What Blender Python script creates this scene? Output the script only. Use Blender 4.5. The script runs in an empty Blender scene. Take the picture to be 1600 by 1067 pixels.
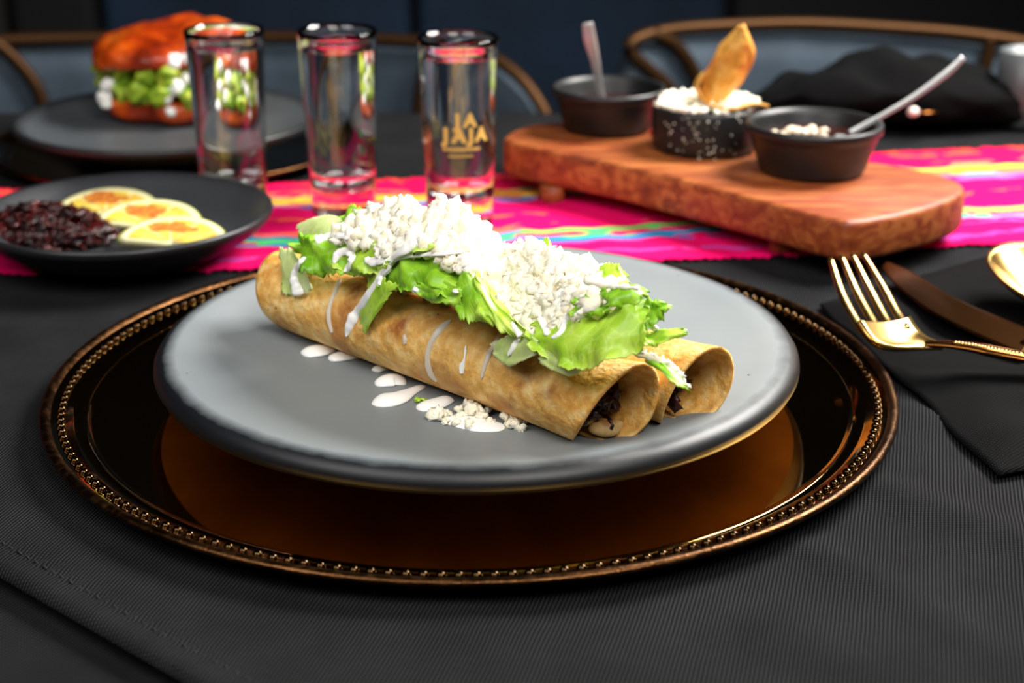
import bpy, bmesh, math, random
from mathutils import Vector, Matrix, noise
PI = math.pi
sc = bpy.context.scene
COL = sc.collection
T = 76.0            # table height above the floor, cm; every coordinate below is cm from the table top
S = 0.01
# ------------------------------------------------------------------ camera
H = 23.92; PITCH = 0.36691; F = 2400.0
cam_d = bpy.data.cameras.new('camera'); cam = bpy.data.objects.new('camera', cam_d); COL.objects.link(cam)
cam.location = (0, 0, (T + H) * S); cam.rotation_euler = (PI / 2 - PITCH, 0, 0)
cam_d.sensor_width = 36; cam_d.lens = 36 * F / 1600; cam_d.clip_start = 0.02
cam_d.dof.use_dof = True; cam_d.dof.focus_distance = 0.53; cam_d.dof.aperture_fstop = 10
sc.camera = cam
# ------------------------------------------------------------------ world, lamps, exposure
w = bpy.data.worlds.new('world'); sc.world = w; w.use_nodes = True
w.node_tree.nodes['Background'].inputs[0].default_value = (0.6, 0.75, 1, 1)
w.node_tree.nodes['Background'].inputs[1].default_value = 0.02
def area(name, loc, target, sx, sy, power, col=(1, 1, 1)):
    l = bpy.data.lights.new(name, 'AREA'); l.shape = 'RECTANGLE'; l.size = sx * S; l.size_y = sy * S
    l.energy = power; l.color = col
    o = bpy.data.objects.new(name, l); COL.objects.link(o)
    o.location = (loc[0] * S, loc[1] * S, (loc[2] + T) * S)
    d = Vector(target) - Vector(loc); o.rotation_euler = d.to_track_quat('-Z', 'Y').to_euler()
    return o
area('key_softbox', (62, 98, 74), (0, 60, 2), 50, 40, 29, (1, 0.97, 0.92))
area('fill_softbox', (-55, 5, 85), (0, 60, 0), 60, 60, 6.5, (1, 0.98, 0.96))
area('front_softbox', (30, -15, 95), (4, 60, 2), 50, 50, 10.5, (1, 0.97, 0.92))
sc.view_settings.view_transform = 'Standard'; sc.view_settings.look = 'None'
sc.view_settings.gamma = 1; sc.view_settings.use_curve_mapping = False
sc.view_settings.exposure = 0.0
# ------------------------------------------------------------------ helpers
def ray(u, v):
    dx = (u - 800) / F; du = (533.5 - v) / F
    return Vector((dx, math.cos(PITCH) + du * math.sin(PITCH), -math.sin(PITCH) + du * math.cos(PITCH)))
C0 = Vector((0, 0, H))
def at(u, v, z):
    r = ray(u, v); return C0 + r * ((z - H) / r.z)
def aty(u, v, y):
    r = ray(u, v); return C0 + r * (y / r.y)
def proj(P):
    z = P[2] - H; d = P[1] * math.cos(PITCH) - z * math.sin(PITCH); up = P[1] * math.sin(PITCH) + z * math.cos(PITCH)
    return 800 + F * P[0] / d, 533.5 - F * up / d
def tag(o, label=None, cat=None, group=None, kind=None):
    if label: o['label'] = label
    if cat: o['category'] = cat
    if group: o['group'] = group
    if kind: o['kind'] = kind
    return o
def root(name, loc, label, cat, group=None, rz=0):
    o = bpy.data.objects.new(name, None); COL.objects.link(o); o.empty_display_size = 0.02
    o.location = (loc[0] * S, loc[1] * S, (loc[2] + T) * S); o.rotation_euler = (0, 0, rz)
    return tag(o, label, cat, group)
def mk(name, verts, faces, mat, parent=None, origin=None, local=False, smooth=True, uv=None, colors=None):
    """verts in cm. World coords (relative to the table top) unless local. origin = object origin."""
    me = bpy.data.meshes.new(name)
    if parent is not None and not local: origin = Vector(parent.location) / S - Vector((0, 0, T))
    if origin is None:
        if parent is None and not local:
            n = len(verts); a = [sum(v[i] for v in verts) / n for i in (0, 1)]
            origin = Vector((a[0], a[1], min(v[2] for v in verts)))
        else: origin = Vector((0, 0, 0))
    ox, oy, oz = origin
    me.from_pydata([((v[0] - ox) * S, (v[1] - oy) * S, (v[2] - oz) * S) for v in verts], [], faces)
    if smooth: me.polygons.foreach_set('use_smooth', [True] * len(me.polygons))
    if uv:
        l = me.uv_layers.new(name='UVMap')
        l.data.foreach_set('uv', [c for lp in me.loops for c in uv[lp.vertex_index]])
    me.materials.append(mat); me.update()
    o = bpy.data.objects.new(name, me); COL.objects.link(o)
    if parent is not None: o.parent = parent
    else: o.location = (ox * S, oy * S, (oz + T) * S)
    return o
def bevel(o, wd, seg=2, ang=40):
    m = o.modifiers.new('bevel', 'BEVEL'); m.width = wd * S; m.segments = seg; m.limit_method = 'ANGLE'; m.angle_limit = math.radians(ang)
def subd(o, n=1):
    m = o.modifiers.new('subd', 'SUBSURF'); m.levels = n; m.render_levels = n
def copy_tree(o, parent=None):
    c = o.copy(); COL.objects.link(c)
    if parent is not None: c.parent = parent
    for ch in list(o.children): copy_tree(ch, c)
    return c
class G:
    def __init__(s): s.v = []; s.f = []
    def add(s, v, f):
        b = len(s.v); s.v += [tuple(p) for p in v]; s.f += [tuple(i + b for i in q) for q in f]; return s
def lathe(prof, n=64, c=(0, 0, 0), closed=False, rot=0):
    v = []; f = []; m = len(prof); idx = []
    for r, z in prof:
        if r < 1e-4: idx.append([len(v)] * n); v.append((c[0], c[1], c[2] + z))
        else:
            idx.append(list(range(len(v), len(v) + n)))
            v += [(c[0] + r * math.cos(2 * PI * i / n + rot), c[1] + r * math.sin(2 * PI * i / n + rot), c[2] + z) for i in range(n)]
    rng = range(m) if closed else range(m - 1)
    for j in rng:
        a = idx[j]; b = idx[(j + 1) % m]
        for i in range(n):
            k = (i + 1) % n; q = []
            for t in (a[i], a[k], b[k], b[i]):
                if t not in q: q.append(t)
            if len(q) > 2: f.append(tuple(q))
    return v, f
def box(x0, x1, y0, y1, z0, z1):
    v = [(x, y, z) for z in (z0, z1) for y in (y0, y1) for x in (x0, x1)]
    return v, [(0, 2, 3, 1), (4, 5, 7, 6), (0, 1, 5, 4), (2, 6, 7, 3), (0, 4, 6, 2), (1, 3, 7, 5)]
def cr(pts, n):
    """Catmull-Rom through pts (tuples of any length) -> n samples"""
    P = [list(p) for p in pts]; m = len(P) - 1; out = []
    for i in range(n):
        t = i / (n - 1) * m; k = min(int(t), m - 1); t -= k
        p0 = P[max(k - 1, 0)]; p1 = P[k]; p2 = P[k + 1]; p3 = P[min(k + 2, m)]
        out.append([0.5 * (2 * b + (c - a) * t + (2 * a - 5 * b + 4 * c - d) * t * t + (3 * b - a - 3 * c + d) * t ** 3) for a, b, c, d in zip(p0, p1, p2, p3)])
    return out
def tube(path, rad, n=10, flat=1.0, up=Vector((0, 0, 1)), cap=True):
    """rad: number or list; flat: thickness along the 'up-ish' axis relative to width"""
    P = [Vector(p) for p in path]; m = len(P); v = []; f = []
    for i, p in enumerate(P):
        t = (P[min(i + 1, m - 1)] - P[max(i - 1, 0)]).normalized()
        s = t.cross(up)
        if s.length < 1e-3: s = t.cross(Vector((1, 0, 0)))
        s.normalize(); q = s.cross(t).normalized(); r = rad[i] if isinstance(rad, (list, tuple)) else rad
        for k in range(n):
            a = 2 * PI * k / n; v.append(tuple(p + s * r * math.cos(a) + q * r * flat * math.sin(a)))
    for i in range(m - 1):
        for k in range(n):
            l = (k + 1) % n; f.append((i * n + k, i * n + l, (i + 1) * n + l, (i + 1) * n + k))
    if cap:
        v.append(tuple(P[0])); v.append(tuple(P[-1])); a = len(v) - 2
        for k in range(n):
            l = (k + 1) % n; f.append((a, l, k)); f.append((a + 1, (m - 1) * n + k, (m - 1) * n + l))
    return v, f
_ico = {}
def ico(level):
    if level not in _ico:
        bm = bmesh.new(); bmesh.ops.create_icosphere(bm, subdivisions=level, radius=1)
        _ico[level] = ([v.co.copy() for v in bm.verts], [tuple(x.index for x in f.verts) for f in bm.faces]); bm.free()
    return _ico[level]
def blob(c, r, seed, rough=0.3, freq=1.3, level=2, rotm=None, clampz=None):
    if not isinstance(r, (list, tuple)): r = (r, r, r)
    V, Fc = ico(level); o = Vector((seed * 3.17, seed * 1.71, seed * 0.77)); out = []
    for p in V:
        k = 1 + rough * noise.noise(p * freq + o) * 2
        q = Vector((p.x * r[0] * k, p.y * r[1] * k, p.z * r[2] * k))
        if rotm: q = rotm @ q
        z = c[2] + q.z
        if clampz is not None: z = max(z, clampz)
        out.append((c[0] + q.x, c[1] + q.y, z))
    return out, Fc
def rotm(rnd):
    return Matrix.Rotation(rnd.uniform(0, 6.28), 3, 'Z') @ Matrix.Rotation(rnd.uniform(0, 3.14), 3, 'X')
def sheet(fn, nu, nv, th, closed_u=False):
    """solid sheet: fn(a,b)->Vector with a,b in 0..1; th number or fn"""
    P = [[Vector(fn(i / nu, j / nv)) for j in range(nv + 1)] for i in range(nu + 1)]
    v = []; N = []
    for i in range(nu + 1):
        for j in range(nv + 1):
            a = P[min(i + 1, nu)][j] - P[max(i - 1, 0)][j]; b = P[i][min(j + 1, nv)] - P[i][max(j - 1, 0)]
            n = a.cross(b); n = n.normalized() if n.length > 1e-9 else Vector((0, 0, 1))
            v.append(P[i][j] + n * th / 2); N.append(P[i][j] - n * th / 2)
    k = len(v); v += N; f = []; id_ = lambda i, j: i * (nv + 1) + j
    for i in range(nu):
        for j in range(nv):
            q = (id_(i, j), id_(i + 1, j), id_(i + 1, j + 1), id_(i, j + 1))
            f.append(q); f.append(tuple(x + k for x in reversed(q)))
    for i in range(nu):
        for j in (0, nv):
            a, b = id_(i, j), id_(i + 1, j); f.append((a, b, b + k, a + k) if j else (b, a, a + k, b + k))
    for j in range(nv):
        for i in (0, nu):
            a, b = id_(i, j), id_(i, j + 1); f.append((b, a, a + k, b + k) if i else (a, b, b + k, a + k))
    return [tuple(p) for p in v], f
# ------------------------------------------------------------------ materials
def lin(h):
    h = h.lstrip('#'); c = [int(h[i:i + 2], 16) / 255 for i in (0, 2, 4)]
    return tuple(x / 12.92 if x < .04045 else ((x + .055) / 1.055) ** 2.4 for x in c) + (1,)
class M:
    def __init__(s, name, col, rough=.5, metal=0, **kw):
        m = bpy.data.materials.new(name); m.use_nodes = True; s.m = m; s.n = m.node_tree.nodes; s.l = m.node_tree.links
        s.b = s.n['Principled BSDF']; s.b.inputs['Base Color'].default_value = lin(col) if isinstance(col, str) else col
        s.b.inputs['Roughness'].default_value = rough; s.b.inputs['Metallic'].default_value = metal
        for k, v in kw.items(): s.b.inputs[k.replace('_', ' ')].default_value = v
        s.co = None
    def node(s, t, **kw):
        n = s.n.new(t)
        for k, v in kw.items():
            if k in n.inputs: n.inputs[k].default_value = v
            else: setattr(n, k, v)
        return n
    def coord(s, kind='Object', scale=(1, 1, 1), rot=(0, 0, 0)):
        t = s.node('ShaderNodeTexCoord'); mp = s.node('ShaderNodeMapping')
        mp.inputs['Scale'].default_value = scale; mp.inputs['Rotation'].default_value = rot
        s.l.new(t.outputs[kind], mp.inputs[0]); return mp.outputs[0]
    def noise(s, scale, detail=4, co=None, dist=0):
        n = s.node('ShaderNodeTexNoise'); n.inputs['Scale'].default_value = scale; n.inputs['Detail'].default_value = detail
        n.inputs['Distortion'].default_value = dist
        s.l.new(co if co is not None else s.coord(), n.inputs['Vector']); return n.outputs['Fac']
    def ramp(s, fac, stops, interp='LINEAR'):
        r = s.node('ShaderNodeValToRGB'); e = r.color_ramp.elements; r.color_ramp.interpolation = interp
        while len(e) < len(stops): e.new(.5)
        for x, (p, c) in zip(e, stops): x.position = p; x.color = lin(c) if isinstance(c, str) else (c, c, c, 1)
        s.l.new(fac, r.inputs[0]); return r.outputs[0]
    def mix(s, fac, a, b, mode='MIX'):
        x = s.node('ShaderNodeMix'); x.data_type = 'RGBA'; x.blend_type = mode
        for i, val in ((0, fac), (6, a), (7, b)):
            if isinstance(val, str): val = lin(val)
            if hasattr(val, 'links'): s.l.new(val, x.inputs[i])
            else: x.inputs[i].default_value = val
        return x.outputs[2]
    def color(s, out): s.l.new(out, s.b.inputs['Base Color']); return s
    def rough(s, out): s.l.new(out, s.b.inputs['Roughness']); return s
    def bump(s, h, strength=.3, dist=.001):
        b = s.node('ShaderNodeBump'); b.inputs['Strength'].default_value = strength; b.inputs['Distance'].default_value = dist
        s.l.new(h, b.inputs['Height'])
        s.l.new(b.outputs[0], s.b.inputs['Normal']); return s
def cloth(name, dark, light, rotz=0.25, strength=.6):
    x = M(name, dark, .85); x.b.inputs['Specular IOR Level'].default_value = .06
    outs = []
    for a, sc_ in ((rotz, 250), (rotz + 1.571, 250)):
        wv = x.node('ShaderNodeTexWave', wave_type='BANDS', bands_direction='X')
        wv.inputs['Scale'].default_value = sc_; wv.inputs['Distortion'].default_value = 1.2; wv.inputs['Detail'].default_value = 2; wv.inputs['Detail Scale'].default_value = .3
        x.l.new(x.coord(rot=(0, 0, a)), wv.inputs['Vector']); outs.append(wv.outputs['Fac'])
    mm = x.node('ShaderNodeMath', operation='MULTIPLY'); x.l.new(outs[0], mm.inputs[0])
    m2 = x.node('ShaderNodeMath', operation='MULTIPLY_ADD'); x.l.new(outs[1], m2.inputs[0]); m2.inputs[1].default_value = .5; m2.inputs[2].default_value = .5
    x.l.new(m2.outputs[0], mm.inputs[1])
    nz = x.noise(35, 5); c = x.ramp(mm.outputs[0], [(0, dark), (1, light)])
    c = x.mix(.35, c, x.ramp(nz, [(.35, '#808080'), (.65, '#ffffff')]), 'MULTIPLY')
    x.color(c); x.bump(mm.outputs[0], strength, .0006); return x.m
m_cloth = cloth('black_twill', '#050505', '#343537')
m_cloth2 = cloth('black_twill_under', '#070707', '#2e2f30', .5)
m_napkin = cloth('black_napkin_cloth', '#030303', '#131415', .9, .4)
x = M('thread', '#060606', .8); m_thread = x.m
# charger: worn gold-brown mirror
def mirror_mat(name, c1, c2, r0, r1, bscale=900):
    x = M(name, c1, .1, 1); n = x.noise(bscale, 3)
    x.color(x.ramp(x.noise(25, 5), [(.3, c1), (.7, c2)]))
    x.rough(x.ramp(n, [(.45, r0), (.75, r1)])); return x
x = mirror_mat('amber_mirror', '#a8803e', '#b48c4c', .05, .08); m_mirror = x.m
x = mirror_mat('aged_copper', '#664428', '#24160b', .28, .5, 300); x.bump(x.noise(700, 4), .35, .0006); m_copper = x.m
x = mirror_mat('bronze_bead', '#54402a', '#2c1e10', .13, .25); m_bead = x.m
def glaze(name, main, dark, spec, rz0, rz1, r0, r1, under, rough=.38):
    """plate glaze, darkening where it thins at the rim's outer fall, raw clay below"""
    x = M(name, main, rough); x.b.inputs['Specular IOR Level'].default_value = .5
    tc = x.node('ShaderNodeTexCoord'); sp = x.node('ShaderNodeSeparateXYZ'); x.l.new(tc.outputs['Object'], sp.inputs[0])
    ln = x.node('ShaderNodeVectorMath', operation='LENGTH'); cx = x.node('ShaderNodeCombineXYZ')
    x.l.new(sp.outputs[0], cx.inputs[0]); x.l.new(sp.outputs[1], cx.inputs[1]); x.l.new(cx.outputs[0], ln.inputs[0])
    nz = x.noise(120, 5); ad = x.node('ShaderNodeMath', operation='MULTIPLY_ADD'); x.l.new(nz, ad.inputs[0]); ad.inputs[1].default_value = .0025; x.l.new(ln.outputs['Value'], ad.inputs[2])
    mr = x.node('ShaderNodeMapRange'); x.l.new(ad.outputs[0], mr.inputs[0]); mr.inputs[1].default_value = r0 * S; mr.inputs[2].default_value = r1 * S
    vo = x.node('ShaderNodeTexVoronoi'); vo.inputs['Scale'].default_value = 95; x.l.new(x.coord(), vo.inputs['Vector'])
    spk = x.ramp(vo.outputs['Distance'], [(.035, 1.0), (.06, 0.0)]); msk = x.ramp(x.noise(60, 2), [(.55, 0.0), (.6, 1.0)])
    sm = x.node('ShaderNodeMath', operation='MULTIPLY'); x.l.new(spk, sm.inputs[0]); x.l.new(msk, sm.inputs[1])
    base = x.ramp(x.noise(14, 6), [(.3, main), (.75, spec)])
    c = x.mix(mr.outputs[0], base, dark); c = x.mix(sm.outputs[0], c, '#15181c')
    x.color(c); x.bump(x.noise(500, 3), .04, .0004); return x.m
m_plate = glaze('grey_blue_glaze', '#7b8286', '#080c12', '#878c8d', 0, 0, 11.75, 12.3, None, .46)
m_plate_dark = glaze('charcoal_glaze', '#34363a', '#1a1b1e', '#3c3e42', 0, 0, 6.8, 7.4, None, .4)
m_plate_dark2 = glaze('charcoal_glaze_back', '#4a4e52', '#202224', '#44484c', 0, 0, 8.6, 9.3, None, .4)
x = M('raw_clay', '#8a5a3a', .45); x.color(x.ramp(x.noise(40, 5), [(.3, '#86623a'), (.7, '#a88252')])); m_clay = x.m
# tortilla
x = M('corn_tortilla', '#d9a860', .55); x.b.inputs['Subsurface Weight'].default_value = .12; x.b.inputs['Subsurface Radius'].default_value = (.006, .003, .001)
b0 = x.mix(.5, x.ramp(x.noise(55, 6), [(.3, '#d89a40'), (.5, '#edb964'), (.7, '#f8d68c')]), x.ramp(x.noise(210, 5), [(.35, '#c8862e'), (.5, '#ecb458'), (.66, '#fce0a0')]))
tst = x.ramp(x.noise(28, 3, dist=.6), [(.55, 0.0), (.68, .85)])
b1 = x.mix(tst, b0, '#c07a30')
tst2 = x.ramp(x.noise(45, 5, co=x.coord(rot=(1, 2, 0))), [(.58, 0.0), (.68, .9)])
b2 = x.mix(tst2, b1, '#9a4f18')
vo = x.node('ShaderNodeTexVoronoi'); vo.inputs['Scale'].default_value = 190; x.l.new(x.coord(), vo.inputs['Vector'])
sm = x.node('ShaderNodeMath', operation='MULTIPLY'); x.l.new(x.ramp(vo.outputs['Distance'], [(.07, 1.0), (.13, 0.0)]), sm.inputs[0]); x.l.new(x.ramp(x.noise(90, 2), [(.56, 0.0), (.6, 1.0)]), sm.inputs[1])
x.color(x.mix(sm.outputs[0], b2, '#5a3516')); x.bump(x.noise(260, 7), .65, .0022); m_tortilla = x.m
x = M('dark_meat', '#2a110c', .35); x.color(x.ramp(x.noise(250, 4), [(.35, '#120706'), (.7, '#4a2018')])); x.bump(x.noise(500, 4), .6, .001); m_meat = x.m
x = M('potato', '#d9ad62', .5); x.color(x.ramp(x.noise(150, 4), [(.35, '#a06a2c'), (.6, '#e2bd7c')])); m_potato = x.m
def leafmat(name, a, b, c):
    x = M(name, b, .38); x.b.inputs['Subsurface Weight'].default_value = .25; x.b.inputs['Subsurface Radius'].default_value = (.002, .004, .001)
    v1 = x.node('ShaderNodeTexVoronoi', feature='DISTANCE_TO_EDGE'); v1.inputs['Scale'].default_value = 150
    nn = x.noise(60, 3); mpn = x.node('ShaderNodeVectorMath', operation='ADD'); cc = x.coord(scale=(1, 1, .6))
    vm = x.node('ShaderNodeVectorMath', operation='SCALE'); vm.inputs['Scale'].default_value = .012
    x.l.new(nn, vm.inputs[0]); x.l.new(cc, mpn.inputs[0]); x.l.new(vm.outputs[0], mpn.inputs[1]); x.l.new(mpn.outputs[0], v1.inputs['Vector'])
    base = x.ramp(x.noise(70, 5), [(.3, a), (.52, b), (.72, c)])
    x.color(x.mix(x.ramp(v1.outputs['Distance'], [(0, .45), (.045, 0.0)]), base, c)); x.bump(x.mix(.5, x.noise(220, 4), v1.outputs['Distance']), .5, .0008); return x.m
m_leaf = leafmat('lettuce_green', '#86b81e', '#b2d840', '#d4e878')
m_leaf_dark = leafmat('lettuce_deep_green', '#5e9a10', '#90c828', '#bce050')
m_leaf_pale = leafmat('lettuce_pale', '#b4d068', '#cede90', '#e4eeb8')
x = M('fresh_cheese', '#f6f1e2', .6); x.b.inputs['Subsurface Weight'].default_value = .3; x.b.inputs['Subsurface Radius'].default_value = (.004, .003, .002)
x.color(x.ramp(x.noise(160, 4), [(.3, '#faeecb'), (.55, '#fff8e6')])); x.bump(x.noise(900, 3), .4, .0005); m_cheese = x.m
x = M('sour_cream', '#fffefa', .25); x.b.inputs['Subsurface Weight'].default_value = .08; x.b.inputs['Subsurface Radius'].default_value = (.004, .003, .002); m_cream = x.m
x = M('thin_cream', '#e8dfd0', .3, Alpha=.75); m_cream_thin = x.m
x = M('shot_glass', (1, 1, 1, 1), 0.0, IOR=1.5, Transmission_Weight=1.0); m_glass = x.m
x = M('clear_spirit', (1, 1, 1, 1), 0.0, IOR=1.35, Transmission_Weight=1.0); m_liquid = x.m
x = M('gold_print', '#e0bc60', .5, 0); m_print = x.m
# wood
x = M('oiled_hardwood', '#b4633a', .5)
cw = x.coord(scale=(1, 7, 7), rot=(0, 0, .55)); n1 = x.noise(22, 6, co=cw, dist=1.2)
x.color(x.mix(x.ramp(x.noise(9, 3), [(.45, 0.0), (.8, .5)]), x.ramp(n1, [(.3, '#6a2c12'), (.48, '#94481e'), (.62, '#b46a34'), (.75, '#9c5426')]), '#8c2f18')); x.bump(n1, .15, .0006); m_wood = x.m
x = M('black_stoneware', '#161617', .42); x.bump(x.noise(400, 4), .2, .0005); m_black = x.m
x = M('steel', '#b4b4b4', .35, .5); m_steel = x.m
x = M('gold_cutlery', '#c09850', .24, 1); x.color(x.ramp(x.noise(60, 3), [(.3, '#a8803c'), (.7, '#d8b878')])); m_gold = x.m
x = M('dark_gold_cutlery', '#7a4c22', .22, 1); m_gold2 = x.m
x = M('beans', '#1c0f0c', .4); x.color(x.ramp(x.noise(180, 5), [(.35, '#0c0707'), (.65, '#2c1815')])); x.bump(x.noise(300, 4), .7, .002); m_beans = x.m
x = M('tortilla_chip', '#e0a03c', .5); x.color(x.ramp(x.noise(60, 5), [(.3, '#b8701e'), (.5, '#dc9c3c'), (.72, '#f0c46c')])); x.bump(x.noise(120, 5), .7, .003); m_chip = x.m
x = M('sauce', '#2c0f08', .2); m_sauce = x.m
x = M('chopped_onion', '#e8d6bc', .4); m_onion = x.m
x = M('toasted_bread_red_sauce', '#a83c10', .28); x.color(x.ramp(x.noise(45, 6, dist=.5), [(.28, '#5a1404'), (.45, '#9a2e06'), (.62, '#c8500c'), (.82, '#e88a2a')])); x.bump(x.noise(90, 5), .8, .004); m_bun = x.m
x = M('avocado', '#a8b832', .4); x.color(x.ramp(x.noise(80, 4), [(.3, '#4c7a10'), (.5, '#9ab828'), (.7, '#d0cc50')])); m_avo = x.m
x = M('citrus_rind', '#9cae22', .4); x.color(x.ramp(x.noise(60, 3), [(.35, '#7e9c16'), (.65, '#c8c42c')])); m_rind = x.m
x = M('citrus_pith', '#efe9b4', .5); m_pith = x.m
x = M('citrus_flesh', '#e8c448', .25); x.b.inputs['Subsurface Weight'].default_value = .3; x.b.inputs['Subsurface Radius'].default_value = (.005, .003, .001)
x.color(x.ramp(x.noise(120, 4), [(.3, '#d8a820'), (.6, '#f0d464')])); m_flesh = x.m
x = M('chili_powder', '#c8661a', .9); x.color(x.ramp(x.noise(300, 4), [(.35, '#a8480c'), (.65, '#e09030')])); x.bump(x.noise(900, 3), .6, .0005); m_powder = x.m
x = M('chili_shreds', '#4a100c', .14); x.color(x.ramp(x.noise(200, 4), [(.35, '#120202'), (.55, '#380806'), (.75, '#641410')])); x.bump(x.noise(350, 4), .6, .002); m_chili = x.m
x = M('blue_grey_velvet', '#56677a', .8); x.color(x.ramp(x.noise(14, 5), [(.3, '#2e3a46'), (.7, '#455360')])); m_velvet = x.m
x = M('brass_tube', '#4a3018', .5, .8); m_brass = x.m
x = M('navy_panel', '#0f2438', .8); x.color(x.ramp(x.noise(6, 4), [(.3, '#0a1c2e'), (.7, '#14304a')])); m_navy = x.m
x = M('black_panel', '#0a0a0c', .8); m_blackpanel = x.m
x = M('brown_panel', '#1c1814', .8); m_brownpanel = x.m
x = M('dark_floor', '#1a1512', .6); x.color(x.ramp(x.noise(4, 4), [(.3, '#14100d'), (.7, '#221a15')])); m_floor = x.m
x = M('dark_paint', '#141416', .9); m_dark = x.m
x = M('table_wood', '#2a1c12', .5); m_tabwood = x.m
# woven runner pattern from its own length/width coordinates
x = M('woven_runner', '#f0107c', .9); x.b.inputs['Specular IOR Level'].default_value = .1
tc = x.node('ShaderNodeTexCoord'); sp = x.node('ShaderNodeSeparateXYZ'); x.l.new(tc.outputs['UV'], sp.inputs[0])
def uvnoise(scale, su, sv, detail=2, off=0):
    mp = x.node('ShaderNodeMapping'); mp.inputs['Scale'].default_value = (su, sv, 1); mp.inputs['Location'].default_value = (off, off, 0)
    x.l.new(tc.outputs['UV'], mp.inputs[0]); return x.noise(scale, detail, co=mp.outputs[0])
dz = x.node('ShaderNodeMath', operation='MULTIPLY_ADD'); x.l.new(uvnoise(1, 26, 5), dz.inputs[0]); dz.inputs[1].default_value = .14; x.l.new(sp.outputs[1], dz.inputs[2])
ds = x.node('ShaderNodeMath', operation='SUBTRACT'); x.l.new(dz.outputs[0], ds.inputs[0]); ds.inputs[1].default_value = .07
PK = '#ea0650'; MG = '#e60460'
r1 = x.ramp(ds.outputs[0], [(0, MG), (.17, '#8a4aa8'), (.2, '#1c8ec4'), (.235, '#58d070'), (.30, '#2c86c0'), (.335, '#ff6a50'), (.38, MG), (.60, MG), (.635, '#8058a8'), (.665, '#5a8ad0'), (.70, '#e8b838'), (.76, '#e88a3c'), (.79, '#3c9a70'), (.82, '#ff5a50'), (.87, PK), (.93, '#ff4c3c')], 'CONSTANT')
r2 = x.ramp(ds.outputs[0], [(0, MG), (.06, '#c83a98'), (.09, MG), (.19, MG), (.215, '#2890c8'), (.25, MG), (.29, '#58c860'), (.33, MG), (.47, '#ff6040'), (.50, MG), (.63, MG), (.67, '#9a5ab0'), (.69, '#e87850'), (.76, '#e0c040'), (.79, PK), (1, PK)], 'CONSTANT')
pm = x.ramp(uvnoise(1, 34, 7, 2, 3.3), [(.47, 0.0), (.5, 1.0)])
wv = x.node('ShaderNodeTexWave', wave_type='BANDS', bands_direction='X'); wv.inputs['Scale'].default_value = 200; x.l.new(x.coord(), wv.inputs['Vector'])
c = x.mix(pm, r1, r2); x.color(c); x.bump(wv.outputs['Fac'], .4, .0008); m_runner = x.m
# ------------------------------------------------------------------ room shell
def struct(name, v, f, mat, smooth=False): return tag(mk(name, v, f, mat, smooth=smooth), kind='structure')
X0, X1, Y0, Y1, ZF, ZC = -230, 250, -160, 240, -T, 190
struct('floor', *box(X0, X1, Y0, Y1, ZF - 4, ZF), m_floor)
struct('ceiling', *box(X0, X1, Y0, Y1, ZC, ZC + 4), m_dark)
struct('wall_left', *box(X0 - 4, X0, Y0, Y1, ZF, ZC), m_dark)
struct('wall_right', *box(X1, X1 + 4, Y0, Y1, ZF, ZC), m_dark)
struct('wall_front', *box(X0, X1, Y0 - 4, Y0, ZF, ZC), m_dark)
wb = struct('wall_back', *box(X0, X1, Y1, Y1 + 4, ZF, ZC), m_dark)
edges = [-230, -160, -122, -77, -63, -15, 33, 90, 165, 250]
mats = [m_blackpanel, m_blackpanel, m_brownpanel, m_blackpanel, m_navy, m_navy, m_blackpanel, m_blackpanel, m_blackpanel]
for i in range(9):
    o = mk('upholstered_panel', *box(edges[i] + .6, edges[i + 1] - .6, Y1 - 4, Y1, ZF + 10, 60), mats[i], parent=wb, smooth=False); bevel(o, 1.6, 3)
struct('baseboard_back', *box(X0, X1, Y1 - 4.5, Y1 - .2, ZF, ZF + 9.8), m_blackpanel)
# ------------------------------------------------------------------ table
TX0, TX1, TY0, TY1 = -75, 75, 20, 107.5
t = root('dining_table', (0, 64, -T), 'dark wooden dining table hidden beneath the black tablecloth', 'table')
o = mk('tabletop', *box(TX0 + 1, TX1 - 1, TY0 + 1, TY1 - 1, -3.6, -1.0), m_tabwood, parent=t, smooth=False)
for sx in (-1, 1):
    for yy in (28, 99):
        mk('leg', *box(sx * 66 - 3, sx * 66 + 3, yy - 3, yy + 3, -T, -3.6), m_tabwood, parent=t, smooth=False)
def crease(x_, y_, a, b, wd, h):
    ax, ay = a; bx, by = b; dx, dy = bx - ax, by - ay; L = math.hypot(dx, dy)
    s = ((x_ - ax) * dx + (y_ - ay) * dy) / L; d = ((x_ - ax) * dy - (y_ - ay) * dx) / L
    e = 1 / (1 + math.exp(-s * 1.2)) / (1 + math.exp((s - L) * .8))
    return h * e * math.exp(-(d / wd) ** 2)
def g2(u, v): p = at(u, v, 0); return (p.x, p.y)
CRE = [(g2(1235, 840), g2(1500, 985), .7, .28), (g2(1300, 735), g2(1640, 860), .9, .3), (g2(1400, 640), g2(1680, 720), 1.0, .3),
       (g2(700, 950), g2(860, 1030), .8, .12), (g2(1150, 960), g2(1400, 1090), 1.3, .18), (g2(60, 660), g2(-80, 700), 1.2, .25), (g2(30, 560), g2(-120, 600), 1.2, .3)]
def relief(x_, y_):
    z = sum(crease(x_, y_, a, b, wd, h) for a, b, wd, h in CRE)
    near = max(0, min(1, (math.hypot(x_ + 1.6, y_ - 56.4) - 17.5) / 4)); far = max(0, min(1, (66 - y_) / 6))
    return z + (noise.noise(Vector((x_ * .16, y_ * .2, 3.1))) * .28 + .02) * near * far
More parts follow.
